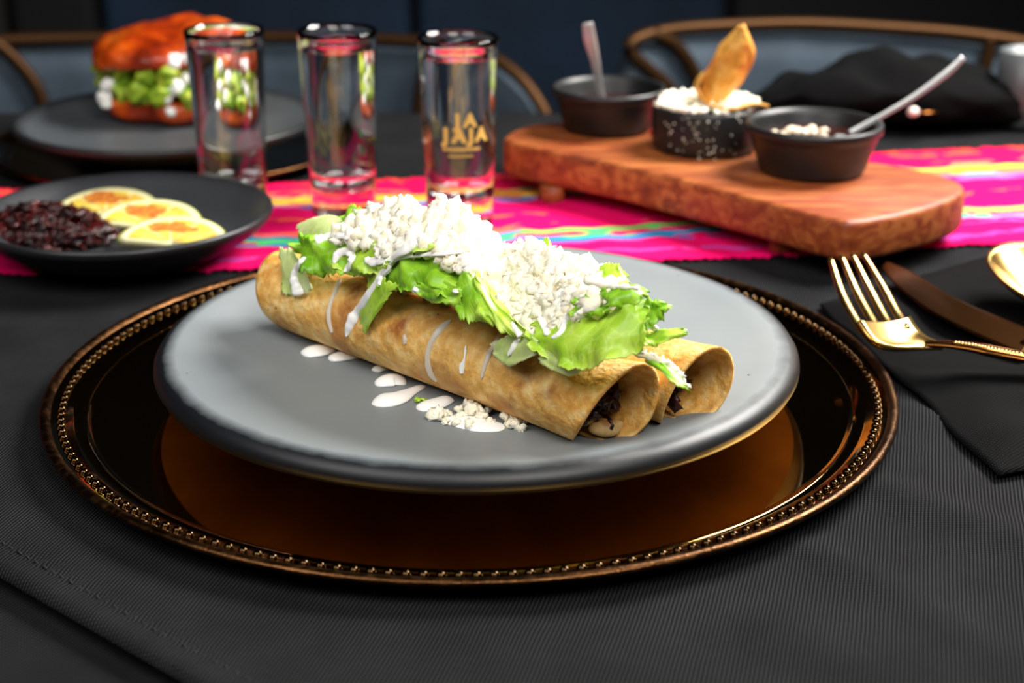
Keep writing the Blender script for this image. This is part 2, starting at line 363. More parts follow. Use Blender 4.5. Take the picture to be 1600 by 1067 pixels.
# base tablecloth: top plus hanging sides
NX, NY = 60, 40
g = G(); V = []; DR = 26
xs = [TX0 - .4] + [TX0 + (TX1 - TX0) * i / NX for i in range(NX + 1)] + [TX1 + .4]
ys = [TY0 - .4] + [TY0 + (TY1 - TY0) * i / NY for i in range(NY + 1)] + [TY1 + .4]
nx, ny = len(xs), len(ys)
for j, yy in enumerate(ys):
    for i, xx in enumerate(xs):
        ed = i in (0, nx - 1) or j in (0, ny - 1); V.append((xx, yy, -.95 if ed else -.68))
Fc = [(j * nx + i, j * nx + i + 1, (j + 1) * nx + i + 1, (j + 1) * nx + i) for j in range(ny - 1) for i in range(nx - 1)]
ring = [i for i in range(nx)] + [j * nx + nx - 1 for j in range(1, ny)] + [(ny - 1) * nx + i for i in range(nx - 2, -1, -1)] + [j * nx for j in range(ny - 2, 0, -1)]
base = len(V)
for lev, dz_ in enumerate((8, 17, 26)):
    for k, r in enumerate(ring):
        vx, vy, _ = V[r]; wob = math.sin(k * .45) * .5 * (lev + 1)
        ox = (vx > TX1) - (vx < TX0); oy = (vy > TY1) - (vy < TY0)
        V.append((vx + ox * (1 + wob), vy + oy * (1 + wob), -.95 - dz_))
n = len(ring)
for lev in range(3):
    for k in range(n):
        a = ring if lev == 0 else list(range(base + (lev - 1) * n, base + lev * n)); b = list(range(base + lev * n, base + (lev + 1) * n)); l = (k + 1) % n
        Fc.append((a[k], b[k], b[l], a[l]))
tag(mk('tablecloth', V, Fc, m_cloth2, origin=(0, 64, 0)), 'black under-tablecloth showing below the hem at the lower left corner', 'tablecloth')
# overlay cloth with a stitched hem running across the lower-left corner
A = Vector(g2(-60, 862)); B = Vector(g2(330, 1086)); hd = (B - A).normalized(); hn = Vector((-hd.y, hd.x))
if hn.y < 0: hn = -hn
bm = bmesh.new(); NXo, NYo = 230, 150; ox0, ox1, oy0, oy1 = -60, 60, 27, TY1 - .3
yl = [oy0 + (oy1 - oy0) * (j / NYo) ** 1.5 for j in range(NYo + 1)]
vv = [[bm.verts.new((ox0 + (ox1 - ox0) * i / NXo, yl[j], 0)) for i in range(NXo + 1)] for j in range(NYo + 1)]
for j in range(NYo):
    for i in range(NXo): bm.faces.new((vv[j][i], vv[j][i + 1], vv[j + 1][i + 1], vv[j + 1][i]))
hnn = Vector((hn.x, hn.y, 0)); A3 = Vector((A.x, A.y, 0))
for off in (.5, .25, .1): bmesh.ops.bisect_plane(bm, geom=bm.verts[:] + bm.edges[:] + bm.faces[:], plane_co=A3 + hnn * off, plane_no=hnn)
bmesh.ops.bisect_plane(bm, geom=bm.verts[:] + bm.edges[:] + bm.faces[:], plane_co=A3, plane_no=hnn, clear_inner=True)
for v in bm.verts:
    d = (v.co - A3).dot(hnn); z = relief(v.co.x, v.co.y) * min(1, d / 2)
    seam = -.07 * math.exp(-((d - 1.15) / .09) ** 2)
    v.co.z = max(z, -.05) + seam - .16 * math.exp(-(d / .13) ** 2) + (0.07 * math.exp(-((d - .5) / .35) ** 2))
bmesh.ops.recalc_face_normals(bm, faces=bm.faces[:])
if bm.faces[0].normal.z < 0: bmesh.ops.reverse_faces(bm, faces=bm.faces[:])
v_ = [v.co.copy() for v in bm.verts]; bm.verts.index_update(); f_ = [tuple(v.index for v in f.verts) for f in bm.faces]; bm.free()
ov = mk('table_overlay', v_, f_, m_cloth, origin=(0, 64, 0)); tag(ov, 'large black twill cloth with stitched hem under all the dishes', 'tablecloth')
md = ov.modifiers.new('solid', 'SOLIDIFY'); md.thickness = .42 * S; md.offset = -1
g = G(); L = (B - A).length; k = 0.0
while k < L + 8:
    p = A + hd * k + hn * 1.15; q = p + hd * .26 - hn * .03; z = relief(p.x, p.y)
    g.add(*tube([(p.x, p.y, z - .05), ((p.x + q.x) / 2, (p.y + q.y) / 2, z - .01), (q.x, q.y, z - .05)], .035, 6)); k += .46
o = mk('hem_stitching', g.v, g.f, m_thread, parent=ov); o['kind'] = 'stuff'
# ------------------------------------------------------------------ woven runner
def polyx(pts, x_):
    if x_ <= pts[0][0]: return pts[0][1] + (pts[1][1] - pts[0][1]) / (pts[1][0] - pts[0][0]) * (x_ - pts[0][0])
    for (a, b), (c, d) in zip(pts, pts[1:]):
        if x_ <= c: return b + (d - b) * (x_ - a) / (c - a)
    (a, b), (c, d) = pts[-2:]; return d + (d - b) / (c - a) * (x_ - c)
FR = [(-55, 69.5), (-16.4, 71.6), (0, 72.6), (12, 73.7), (23.1, 75.7), (28, 76.4), (55, 79)]
BK = [(-55, 84.5), (-20, 87.0), (-6.1, 88.7), (4, 90.5), (24.3, 95.2), (32, 96.5), (55, 99)]
V = []; UV = []; NU, NV = 420, 26
for i in range(NU + 1):
    xx = -52 + 104 * i / NU; f0 = polyx(FR, xx); b0_ = polyx(BK, xx)
    f0 += .3 * noise.noise(Vector((xx * .7, 0, 0))); zf = .28 * abs(((i * .5) % 1) * 2 - 1) + .5 * noise.noise(Vector((xx * 1.3, 5, 0)))
    for j in range(NV + 1):
        b = j / NV; y_ = f0 - zf * .8 * max(0, 1 - b * 12) + (b0_ - f0) * b + zf * .8 * max(0, 1 - (1 - b) * 12)
        V.append((xx, y_, .16 + .03 * noise.noise(Vector((xx * .2, y_ * .3, 0))))); UV.append((xx / 104 + .5, b))
Fc = [(i * (NV + 1) + j, (i + 1) * (NV + 1) + j, (i + 1) * (NV + 1) + j + 1, i * (NV + 1) + j + 1) for i in range(NU) for j in range(NV)]
o = mk('table_runner', V, Fc, m_runner, uv=UV, origin=(0, 82, .1)); md = o.modifiers.new('solid', 'SOLIDIFY'); md.thickness = .1 * S; md.offset = 0
tag(o, 'hot pink woven runner with multicoloured stripes across the black cloth', 'table runner')
# ------------------------------------------------------------------ charger plates
def charger(c, R, label, beads=True, group=None):
    t = root('charger_plate', c, label, 'charger plate', group)
    k = R / 16.5
    prof = [(0, .22), (14.5 * k, .22), (14.72 * k, .27), (14.84 * k, .34), (14.95 * k, .30), (15.35 * k, .48), (15.95 * k, .74), (16.2 * k, .82)]
    under = [(16.2 * k, .68), (15.2 * k, .3), (14.7 * k, .1), (14.3 * k, .02), (13.9 * k, .02), (13.6 * k, .08), (0, .08)]
    mk('well', *lathe(prof[:4] , 160, c), m_mirror, parent=t)
    rim = mk('rim', *lathe([(14.84 * k, .34), (14.95 * k, .3), (15.35 * k, .48), (15.95 * k, .74), (16.12 * k, .8)], 160, c), m_mirror, parent=t)
    lip = [(16.08 * k + .0, .78), (16.2 * k, .9), (16.36 * k, .93), (16.5 * k, .86), (16.52 * k, .74), (16.4 * k, .66), (16.2 * k, .66)]
    g = G(); g.add(*lathe(lip, 200, c)); o = mk('rolled_lip', g.v, g.f, m_copper, parent=t)
    mk('underside', *lathe([(16.3 * k, .68)] + under[1:], 96, c), m_copper, parent=t)
    if beads:
        bv, bf = ico(2); rb = 15.72 * k; nb = 184; zb = .64
        first = mk('bead', [(p.x * .17, p.y * .17, p.z * .14) for p in bv], bf, m_bead, parent=rim, local=True)
        for i in range(nb):
            o = first if i == 0 else first.copy()
            if i: COL.objects.link(o); o.parent = rim
            a = 2 * PI * i / nb; o.location = (rb * math.cos(a) * S, rb * math.sin(a) * S, (zb + .05) * S); o.rotation_euler = (0, 0, a)
    return t
CX, CY = -1.6, 56.4
charger((CX, CY, .05), 16.5, 'round gold-brown mirror charger plate with beaded rim under the grey plate')
charger((-21.5, 96, .02), 11.4, 'dark bronze charger under the burger plate at the far left', beads=False)
# ------------------------------------------------------------------ plates
def plate(name, c, prof_top, prof_under, mat, mat2, label, n=128, cat='plate'):
    t = root(name, c, label, cat)
    mk('glazed_body', *lathe(prof_top, n, c), mat, parent=t); mk('clay_underside', *lathe(prof_under, n, c), mat2, parent=t)
    return t
ZP = .3          # dinner plate stands on the charger's well
DX, DY = -1.35, 56.5
plate('dinner_plate', (DX, DY, ZP),
      [(0, 1.62), (6, 1.64), (9.6, 1.80), (11.0, 2.08), (11.6, 2.2), (12.0, 2.2), (12.32, 2.06), (12.5, 1.8), (12.52, 1.6), (12.42, 1.42), (12.2, 1.3)],
      [(12.21, 1.3), (11.4, 1.15), (9.6, .98), (7.8, .72), (7.0, .5), (6.8, .06), (6.5, 0), (6.2, .06), (6.05, .5), (0, .7)], m_plate, m_clay,
      'large matte grey-blue stoneware plate holding the two rolled tacos')
plate('side_plate', (-19.4, 74.2, .12),
      [(0, .7), (4.2, .75), (5.4, 1.1), (6.5, 1.85), (7.0, 2.35), (7.18, 2.45), (7.32, 2.38), (7.36, 2.2), (7.25, 2.0)],
      [(7.26, 2.0), (6.6, 1.35), (5.4, .6), (4.2, .2), (4, 0), (3.7, 0), (3.5, .2), (0, .3)], m_plate_dark, m_black,
      'small charcoal plate of citrus slices and dried chili at the left')
plate('back_plate', (-21.6, 95, .36),
      [(0, 1.3), (6, 1.35), (8, 1.7), (9.0, 2.2), (9.25, 2.28), (9.4, 2.2), (9.42, 2.0), (9.3, 1.8)],
      [(9.3, 1.8), (8, 1.2), (6, .5), (5, .3), (4.9, 0), (4.6, 0), (4.5, .4), (0, .6)], m_plate_dark2, m_black,
      'dark grey plate carrying the red burger at the far left')
# ------------------------------------------------------------------ rolled tacos
PT = ZP + 1.66        # plate surface under the food
dv = Vector((.727, -.687, 0)).normalized(); nv = Vector((-dv.y * -1, 0, 0))
nv = Vector((dv.y, -dv.x, 0))        # horizontal, towards the camera's left
R1 = 1.5
def cyl_pt(ax, tt, r, th): return ax + dv * tt + nv * (r * math.cos(th)) + Vector((0, 0, r * math.sin(th)))
AX1 = at(905, 690, PT); AX1 = Vector((AX1.x, AX1.y, 0)) - nv * .35; AX1.z = PT + R1 + .06   # right end of front roll's axis
LEN = 16.2
def roll(ax, seed, sq=1.0, tip=2.3):
    def fn(a, b):
        th = math.radians(-74 + 352 * a)                      # from the outer flap round to the inner end
        r = R1 - .05 - .55 * max(0, a - .78)
        e = ((a - .5) / .5)
        endR = 2.0 - tip * e * e * (1 if e < 0 else .35); endL = -LEN - .3 + 1.5 * e * e
        tt = endL + (endR - endL) * b
        nz = noise.noise(Vector((tt * .35, th * .8, seed))) * .12 + noise.noise(Vector((tt * 1.1, th * 2, seed + 5))) * .03
        flare = .16 * math.exp(-((b - 1) / .06) ** 2) + (.06) * math.exp(-(b / .1) ** 2)
        r = r + (nz + flare) * (.62 + .38 * math.sin(th))
        p = cyl_pt(ax, tt, r, th); lo = PT + .07; p.z = lo + math.sqrt(max(0, p.z - lo) ** 2 + .0016) if p.z > lo - .3 else lo
        return p
    return sheet(fn, 90, 110, .13)
t1 = root('rolled_taco', (AX1.x, AX1.y, PT), 'front rolled corn tortilla nearest the viewer, on the grey plate', 'taco', 'rolled tacos on the grey plate')
mk('tortilla', *roll(AX1, 1.0), m_tortilla, parent=t1)
AX2 = AX1 - nv * 3.12 + dv * .75 + Vector((0, 0, .0))
t2 = root('rolled_taco', (AX2.x, AX2.y, PT), 'rear rolled corn tortilla behind the front one, on the grey plate', 'taco', 'rolled tacos on the grey plate')
mk('tortilla', *roll(AX2, 7.0, tip=1.6), m_tortilla, parent=t2)
rnd = random.Random(4)
for t_, ax, cnt in ((t1, AX1, 95), (t2, AX2, 80)):
    g = G()
    for i in range(cnt):
        tt = rnd.uniform(-2.2, .75); th = rnd.uniform(0, 6.28); rr = rnd.uniform(0, .85) 
        c = cyl_pt(ax + Vector((0, 0, -.05)), tt, rr, th)
        g.add(*blob(c, (rnd.uniform(.15, .42), rnd.uniform(.12, .24), rnd.uniform(.1, .2)), i, .7, 1.6, 2, rotm(rnd)))
    mk('meat_filling', g.v, g.f, m_meat, parent=t_)
g = G(); g.add(*blob(cyl_pt(AX1, .75, .95, math.radians(262)), (.6, .42, .3), 8, .1, .8, 3)); g.add(*blob(cyl_pt(AX1, .1, .7, math.radians(285)), (.45, .4, .3), 2, .12, .8, 3)); mk('potato_chunk', g.v, g.f, m_potato, parent=t1)
# ------------------------------------------------------------------ placing on the rolls
def ncoord(P): return P.x * nv.x + P.y * nv.y
N1 = ncoord(AX1)
def on(u, v, off):
    r = ray(u, v); d = r.x * nv.x + r.y * nv.y; return C0 + r * ((N1 + off - 0) / d)
def oncyl(u, v, R=R1 + .14):
    r = ray(u, v); a = r - dv * r.dot(dv); o = (C0 - AX1) - dv * (C0 - AX1).dot(dv)
    A_ = a.dot(a); B_ = 2 * a.dot(o); C_ = o.dot(o) - R * R; D = B_ * B_ - 4 * A_ * C_
    if D < 0: return on(u, v, .2)
    return C0 + r * ((-B_ - math.sqrt(D)) / (2 * A_))
def leaf(top, bot, mat, label, seed, ruff=.18, fr=3.0, nu=60, nvv=26, belly=.25, jag=.12, name='lettuce_leaf'):
    """top / bot: (u, v, offset from the front roll's axis plane towards the viewer)"""
    Tn = [Vector(p) for p in cr([tuple(on(*p)) for p in top], nu + 1)]; Bn = [Vector(p) for p in cr([tuple(on(*p)) for p in bot], nu + 1)]
    up = Vector((0, 0, 1))
    def fn(a, b):
        i = a * nu; k = min(int(i), nu - 1); f = i - k
        p = Tn[k].lerp(Tn[k + 1], f); q = Bn[k].lerp(Bn[k + 1], f)
        d = q - p; b2 = b
        e = max(abs(b - .5) * 2, 0) ** 2; ea = abs(a - .5) * 2
        jg = jag * (noise.noise(Vector((a * 16, seed, 0))) + .6 * noise.noise(Vector((a * 40, seed, 2))))
        if b > .5: p2 = p + d * (b + jg * (b - .5) * 2)
        else: p2 = p + d * (b - jg * (.5 - b) * 2)
        p2 = p2 + (Tn[min(k + 1, nu)] - Tn[k]).normalized() * (.25 * (ea ** 6) * (1 if a > .5 else -1) * (noise.noise(Vector((b * 9, seed, 4)))))
        nrm = (nv + up * .45).normalized()
        w_ = ruff * (.35 + e * 1.0 + ea ** 3 * .6)
        h = w_ * (math.sin(a * fr * 6.28 + 2.2 * noise.noise(Vector((b * 2, seed, 1))) * 2 + seed) * .6 + noise.noise(Vector((a * fr * 2.5, b * 3, seed))) * 1.3) + belly * math.sin(PI * b) * math.sin(PI * min(1, a * 1.0))
        return p2 + nrm * h
    o = mk(name, *sheet(fn, nu, nvv, .035), mat)
    return tag(o, label, 'lettuce')
leaf([(838, 505, 1.15), (875, 493, 1.1), (935, 489, .9), (990, 470, .7), (1012, 462, .5)],
     [(832, 545, 1.9), (868, 570, 2.2), (905, 577, 2.3), (960, 562, 2.1), (1012, 540, 1.5)], m_leaf, 'largest bright green lettuce leaf over the right end of the tacos', 1, .2, 3.0, 120, 44, .3, .08)
leaf([(985, 470, .3), (1000, 470, .3), (1018, 470, .3), (1040, 472, .2)], [(990, 505, .8), (1005, 520, .9), (1025, 505, .7), (1048, 482, .3)], m_leaf_dark, 'frilly lettuce tip standing at the right edge of the largest leaf', 2, .22, 2.2, 50, 20, .1, .3)
leaf([(1000, 520, .6), (1020, 518, .3), (1045, 514, .1), (1068, 512, -.2)], [(1008, 540, 1.0), (1030, 540, .6), (1050, 530, .3), (1070, 522, 0)], m_leaf, 'narrow lettuce tongue pointing right over the rear taco', 3, .1, 1.5, 40, 14, .1, .15)
leaf([(768, 535, 1.45), (790, 525, 1.5), (820, 520, 1.6), (842, 530, 1.7)], [(772, 558, 1.75), (795, 572, 1.85), (815, 565, 1.9), (845, 550, 1.9)], m_leaf_pale, 'small pale lettuce flap stuck low on the front taco', 4, .07, 1, 36, 16, .1, .08)
leaf([(838, 540, 1.6), (860, 550, 1.8), (885, 560, 1.9), (915, 560, 1.9)], [(845, 568, 1.9), (868, 580, 2.0), (890, 587, 2.1), (912, 578, 2.1)], m_leaf_pale, 'pale lettuce rib peeking below the largest leaf', 5, .06, 1, 36, 12, .1, .08)
leaf([(712, 410, .7), (720, 405, .8), (728, 410, 1.0), (735, 425, 1.2)], [(718, 495, 1.9), (735, 503, 2.0), (752, 500, 2.0), (765, 492, 1.9)], m_leaf_dark, 'upright dark green lettuce fold in the middle of the heap', 6, .16, 1.2, 40, 36, .3, .1)
leaf([(728, 420, 1.1), (745, 425, 1.2), (760, 445, 1.2), (778, 470, 1.2)], [(745, 500, 2.0), (770, 508, 2.0), (800, 525, 2.0), (838, 530, 1.9)], m_leaf, 'light green lettuce curl beside the upright dark fold', 7, .2, 2.2, 50, 26, .2, .1)
leaf([(595, 410, 1.0), (630, 398, .9), (670, 398, .9), (712, 420, 1.0)], [(598, 450, 1.5), (635, 455, 1.7), (675, 462, 1.8), (718, 470, 1.8)], m_leaf_dark, 'dark frilly lettuce leaf left of the heap middle', 8, .28, 2.6, 80, 30, .2, .12)
leaf([(655, 440, 1.7), (675, 447, 1.8), (700, 450, 1.8), (722, 445, 1.7)], [(648, 455, 1.8), (672, 472, 1.9), (700, 475, 2.0), (722, 485, 1.9)], m_leaf_dark, 'small dark lettuce rim hanging above the toasted patch', 9, .12, 1.6, 40, 16, .1, .1)
leaf([(575, 430, 1.3), (592, 432, 1.5), (606, 438, 1.6), (622, 445, 1.6)], [(560, 508, 1.5), (568, 515, 1.55), (575, 518, 1.6), (590, 480, 1.8)], m_leaf, 'lettuce strip hanging down beside the long cream streak', 10, .09, 1.3, 30, 34, .12, .1)
leaf([(460, 378, .8), (490, 368, .7), (530, 375, .7), (570, 385, .8)], [(466, 415, 1.2), (495, 430, 1.45), (530, 428, 1.5), (575, 430, 1.5)], m_leaf_dark, 'dark frilly lettuce leaf at the left end of the tacos', 11, .26, 2.4, 80, 30, .25, .16)
leaf([(540, 380, .8), (570, 378, .8), (600, 380, .9), (620, 400, 1.0)], [(520, 418, 1.45), (545, 425, 1.5), (575, 428, 1.55), (610, 420, 1.5)], m_leaf, 'bright lettuce fold under the cream horseshoe at left', 12, .22, 2.2, 56, 24, .2, .14)
leaf([(440, 392, .9), (448, 388, .9), (456, 392, 1.0), (466, 398, 1.1)], [(442, 455, 1.4), (455, 462, 1.45), (470, 458, 1.5), (490, 450, 1.5)], m_leaf_pale, 'pale lettuce edge around the cream drip at the left end', 13, .1, 1.2, 30, 26, .12, .12)
leaf([(465, 352, -.6), (490, 340, -.9), (515, 336, -1.0), (532, 340, -1)], [(470, 375, .2), (495, 375, .3), (520, 372, .3), (540, 368, .2)], m_leaf_pale, 'smooth pale lettuce rib at the back left of the heap', 14, .04, .8, 36, 20, .15, .02)
leaf([(530, 340, -.8), (545, 325, -1.0), (558, 322, -1.1), (572, 335, -1.1)], [(534, 362, -.3), (550, 366, -.3), (562, 362, -.3), (576, 358, -.4)], m_leaf_dark, 'small curled lettuce tip behind the cheese at the upper left', 15, .14, 1.6, 34, 18, .1, .2)
leaf([(755, 368, -.9), (768, 372, -1.0), (785, 385, -1.1), (800, 398, -1.2)], [(762, 388, -.4), (775, 395, -.5), (790, 405, -.6), (802, 412, -.7)], m_leaf_dark, 'lettuce edge behind the dip between the two cheese mounds', 16, .1, 1.4, 34, 16, .1, .15)
leaf([(848, 376, -1.3), (853, 372, -1.4), (858, 374, -1.4), (866, 395, -1.4)], [(850, 402, -.9), (856, 405, -.9), (862, 405, -.9), (870, 408, -.9)], m_leaf, 'slim lettuce spike behind the right cheese mound', 17, .05, 1, 26, 14, .05, .2)
leaf([(932, 424, -.5), (950, 412, -.7), (968, 414, -.8), (980, 430, -.8)], [(938, 448, .2), (955, 452, .2), (970, 450, .1), (984, 448, 0)], m_leaf, 'bright lettuce frill behind the right end of the cheese', 18, .14, 1.8, 36, 18, .1, .2)
leaf([(940, 452, .9), (965, 446, .7), (992, 444, .4), (1008, 450, .1)], [(945, 478, 1.3), (970, 480, 1.2), (995, 474, .9), (1010, 464, .5)], m_leaf_dark, 'rounded green lettuce fold just above the largest leaf', 19, .12, 1.4, 40, 20, .3, .06)
leaf([(900, 470, .9), (915, 462, .9), (935, 462, .9), (955, 470, .8)], [(895, 492, 1.3), (915, 496, 1.4), (935, 492, 1.4), (958, 486, 1.2)], m_leaf_dark, 'curly lettuce piece between cheese and the largest leaf', 20, .2, 2.2, 44, 18, .15, .18)
leaf([(625, 372, .8), (645, 362, .6), (665, 368, .6), (680, 376, .6)], [(620, 392, 1.2), (640, 398, 1.4), (662, 392, 1.4), (682, 386, 1.3)], m_leaf, 'light lettuce piece under the broad cream band', 21, .16, 1.8, 40, 18, .15, .12)
leaf([(1012, 560, .9), (1030, 565, .9), (1045, 572, .8), (1060, 585, .7)], [(1010, 568, 1.0), (1032, 580, 1.1), (1055, 600, 1.1), (1080, 612, .8)], m_leaf_dark, 'thin lettuce scrap beneath the cheese strip between the taco ends', 22, .06, 1.4, 40, 10, .05, .2)
g = G()
# ------------------------------------------------------------------ cheese heap
HP = [(515, 372), (535, 345), (560, 330), (600, 318), (632, 308), (668, 335), (682, 312), (700, 318), (728, 328), (745, 350), (765, 365), (790, 392), (812, 380), (850, 384), (880, 396), (915, 412), (940, 422), (962, 438), (955, 458), (940, 468), (922, 476), (905, 492), (878, 505), (850, 520), (812, 520), (785, 492), (762, 478), (742, 455), (738, 425), (712, 415), (690, 398), (650, 382), (625, 392), (590, 388), (558, 376)]
def inside(px, py, P):
    c = False; j = len(P) - 1
    for i in range(len(P)):
        if (P[i][1] > py) != (P[j][1] > py) and px < (P[j][0] - P[i][0]) * (py - P[i][1]) / (P[j][1] - P[i][1]) + P[i][0]: c = not c
        j = i
    return c
rnd = random.Random(11); g = G(); cnt = 0; tries = 0
AXM = (AX1 + AX2) / 2
def heap_off(u, v):
    ys = []
    for (x1, y1), (x2, y2) in zip(HP, HP[1:] + HP[:1]):
        if (x1 > u) != (x2 > u): ys.append(y1 + (y2 - y1) * (u - x1) / (x2 - x1))
    lo, hi = min(ys), max(ys); q = (v - lo) / max(1, hi - lo); return -1.0 + 2.2 * q ** .8
pts_h = []
while cnt < 1700:
    u = rnd.uniform(510, 990); v = rnd.uniform(300, 525)
    if not inside(u, v, HP): continue
    of = heap_off(u, v); P = on(u, v, of)
    P = P - Vector((0, 0, abs(rnd.gauss(0, .12)))); pts_h.append((P.copy(), of))
    k = rnd.random()
    if k < .5: r = [rnd.uniform(.08, .17) for _ in range(3)]
    elif k < .72: r = (rnd.uniform(.25, .5), rnd.uniform(.07, .13), rnd.uniform(.06, .11))
    else: r = [rnd.uniform(.2, .38) for _ in range(3)]
    g.add(*blob(P, r, cnt * .37, .5, 1.7, 2, rotm(rnd))); cnt += 1
    if cnt % 3 == 0:      # the far side of the ridge, hidden from the photograph's side
        Q = P + nv * (-2.0 - 2 * of) * .8; Q.z -= .15
        if not inside(*proj(Q), HP): continue
        g.add(*blob(Q, [rnd.uniform(.1, .22) for _ in range(3)], cnt * .9, .7, 1.8, 2, rotm(rnd)))
o = tag(mk('crumbled_cheese', g.v, g.f, m_cheese), 'long heap of white crumbled fresh cheese over the lettuce', 'cheese', kind='stuff')
g = G()
for k_, (P, of) in enumerate([q_ for q_ in pts_h if -1.1 < q_[1] < .35 and 530 < proj(q_[0])[0] < 940][::12]):      # body of the heap, so that it is solid beneath the crumbs
    zb = AX1.z + R1 * .95; h = max(.3, (P.z - .25 - zb) / 2)
    Q = P - nv * (.45 + .3 * of); g.add(*blob((Q.x, Q.y, zb + h - .1), (.5, .5, h), k_, .25, 1.2, 2))
mk('cheese_core', g.v, g.f, m_cheese, parent=o)
# cheese strip lying between the taco ends
pts = [(978, 545, .9), (1000, 553, .9), (1022, 560, .8), (1045, 572, .7), (1060, 585, .6), (1070, 598, .5), (1080, 606, .4)]
P = cr([tuple(on(*p)) for p in pts], 30); g = G(); g.add(*tube(P, [.06 + .1 * math.sin(PI * min(1, i / 29 + .12)) + .04 * math.sin(i * 1.7) for i in range(30)], 12, .8))
for i in range(14):
    p = P[rnd.randrange(0, 22)]; g.add(*blob((p[0], p[1], p[2] + .08), rnd.uniform(.05, .12), i, .7, 2, 2, rotm(rnd)))
tag(mk('cheese_strip', g.v, g.f, m_cheese), 'long white cheese strip lying between the two taco openings', 'cheese')
P = cr([tuple(on(*p)) for p in [(1012, 503, .2), (1018, 508, .3), (1026, 516, .3)]], 10)
tag(mk('cheese_strip', *tube(P, .11, 10)), 'x', 'cheese') if False else tag(mk('cheese_strip', *tube(P, .11, 10), m_cheese), 'tiny cheese sliver above the lettuce tongue at right', 'cheese')
P = cr([tuple(on(*p)) for p in [(915, 438, 1.0), (945, 446, .95), (970, 448, .9), (996, 450, .8)]], 14)
tag(mk('cheese_strip', *tube(P, [.13 + .04 * math.sin(i * 2.1) - .005 * i for i in range(14)], 8), m_cheese), 'straight cheese shred poking right from the heap', 'cheese')
# ------------------------------------------------------------------ cream
from mathutils.bvhtree import BVHTree
_v = []; _f = []
for ob in list(COL.objects):
    if ob.type == 'MESH' and ob.name.split('.')[0] in ('tortilla', 'lettuce_leaf', 'crumbled_cheese'):
        bpy.context.view_layer.update(); mw = ob.matrix_world; k0 = len(_v)
        _v += [(mw @ q.co) / S - Vector((0, 0, T)) for q in ob.data.vertices]; _f += [tuple(i + k0 for i in p.vertices) for p in ob.data.polygons]
TREE = BVHTree.FromPolygons(_v, _f)
def cream(pts, rad, label, flat=.45, thin=False, R=None, name='cream_streak'):
    n_ = max(18, len(pts) * 9); uvp = cr([(p[0], p[1]) for p in pts], n_); dist = []
    for u, v in uvp:
        d = ray(u, v).normalized(); h = TREE.ray_cast(C0, d); dist.append(h[3] if h[0] is not None and h[3] < 66 else None)
    good = [d for d in dist if d is not None]; last = good[0]
    for i in range(n_):
        if dist[i] is None: dist[i] = last
        last = dist[i]
    sm = [min(dist[i], sum(dist[max(0, i - 3):i + 4]) / len(dist[max(0, i - 3):i + 4])) for i in range(n_)]
    sm = [sum(sm[max(0, i - 2):i + 3]) / len(sm[max(0, i - 2):i + 3]) for i in range(n_)]
    P = [C0 + ray(u, v).normalized() * (d - .03) for (u, v), d in zip(uvp, sm)]
    rr = [r[0] * 1.12 for r in cr([(r,) for r in rad], n_)]; V = []; Fc = []; n2 = 12
    for i, p in enumerate(P):
        t = (P[min(i + 1, n_ - 1)] - P[max(i - 1, 0)]).normalized(); nr = (p - AX1); nr = (nr - dv * nr.dot(dv)).normalized()
        nr = (nr + (C0 - p).normalized()).normalized()
        s = t.cross(nr).normalized(); nr = s.cross(t)
        r = max(.01, rr[i] * (1 + .3 * noise.noise(Vector((i * .25, pts[0][0], 0))))) * min(1, .35 + min(i, n_ - 1 - i) * .25)
        for k in range(n2):
            a = 2 * PI * k / n2; V.append(tuple(p + s * r * math.cos(a) + nr * max(r * flat, .05) * math.sin(a)))
    for i in range(n_ - 1):
        for k in range(n2): l = (k + 1) % n2; Fc.append((i * n2 + k, i * n2 + l, (i + 1) * n2 + l, (i + 1) * n2 + k))
    Fc.append(tuple(range(n2 - 1, -1, -1))); Fc.append(tuple((n_ - 1) * n2 + k for k in range(n2)))
    o = mk(name, V, Fc, m_cream_thin if thin else m_cream); return tag(o, label, 'cream', 'cream drizzled over the tacos')
cream([(658, 370, .65), (640, 385, .75), (618, 398, .8), (603, 418, .8), (590, 440, .55), (575, 462, .25), (560, 485, .08), (548, 505, 0), (541, 526, -.02)], [.08, .2, .19, .15, .13, .16, .18, .2, .05], 'longest cream streak running from the heap down the front taco')
cream([(622, 400, .85), (608, 418, .9), (597, 432, .8), (594, 446, .62)], [.1, .12, .13, .1], 'short cream streak forking off the longest one')
cream([(570, 404, .7), (585, 408, .75), (605, 404, .8), (650, 398, .85), (690, 396, .85), (730, 392, .8)], [.1, .2, .14, .1, .09, .05], 'cream band lying along the lettuce under the cheese')
cream([(522, 412, .5), (528, 398, .55), (542, 393, .6), (552, 400, .6), (548, 412, .55), (538, 425, .5)], [.06, .17, .16, .14, .17, .06], 'cream horseshoe on lettuce at the left')
cream([(492, 376, .7), (505, 372, .75), (525, 368, .8), (545, 372, .8)], [.2, .17, .13, .1], 'cream dab on top of lettuce at far left')
cream([(478, 402, .4), (468, 412, .4), (460, 430, .35), (465, 448, .3), (468, 462, .22)], [.06, .15, .15, .24, .24], 'thick cream drip over the left end of the front taco')
cream([(532, 436), (524, 455), (515, 480), (514, 500), (519, 520)], [.07, .09, .08, .09, .07], 'faint thin cream trail beside the left drip', .3, True)
cream([(705, 500), (688, 515), (674, 535), (668, 558), (672, 580), (682, 596)], [.07, .14, .1, .1, .13, .08], 'pale cream trail with a bend in the middle of the front taco', .3, True)
cream([(631, 523), (633, 530), (632, 538)], [.04, .09, .05], 'smallest cream drop on the front taco', .4, True)
cream([(728, 540), (726, 560), (722, 572), (721, 584)], [.05, .04, .1, .08], 'small cream drop with tail on the front taco', .4)
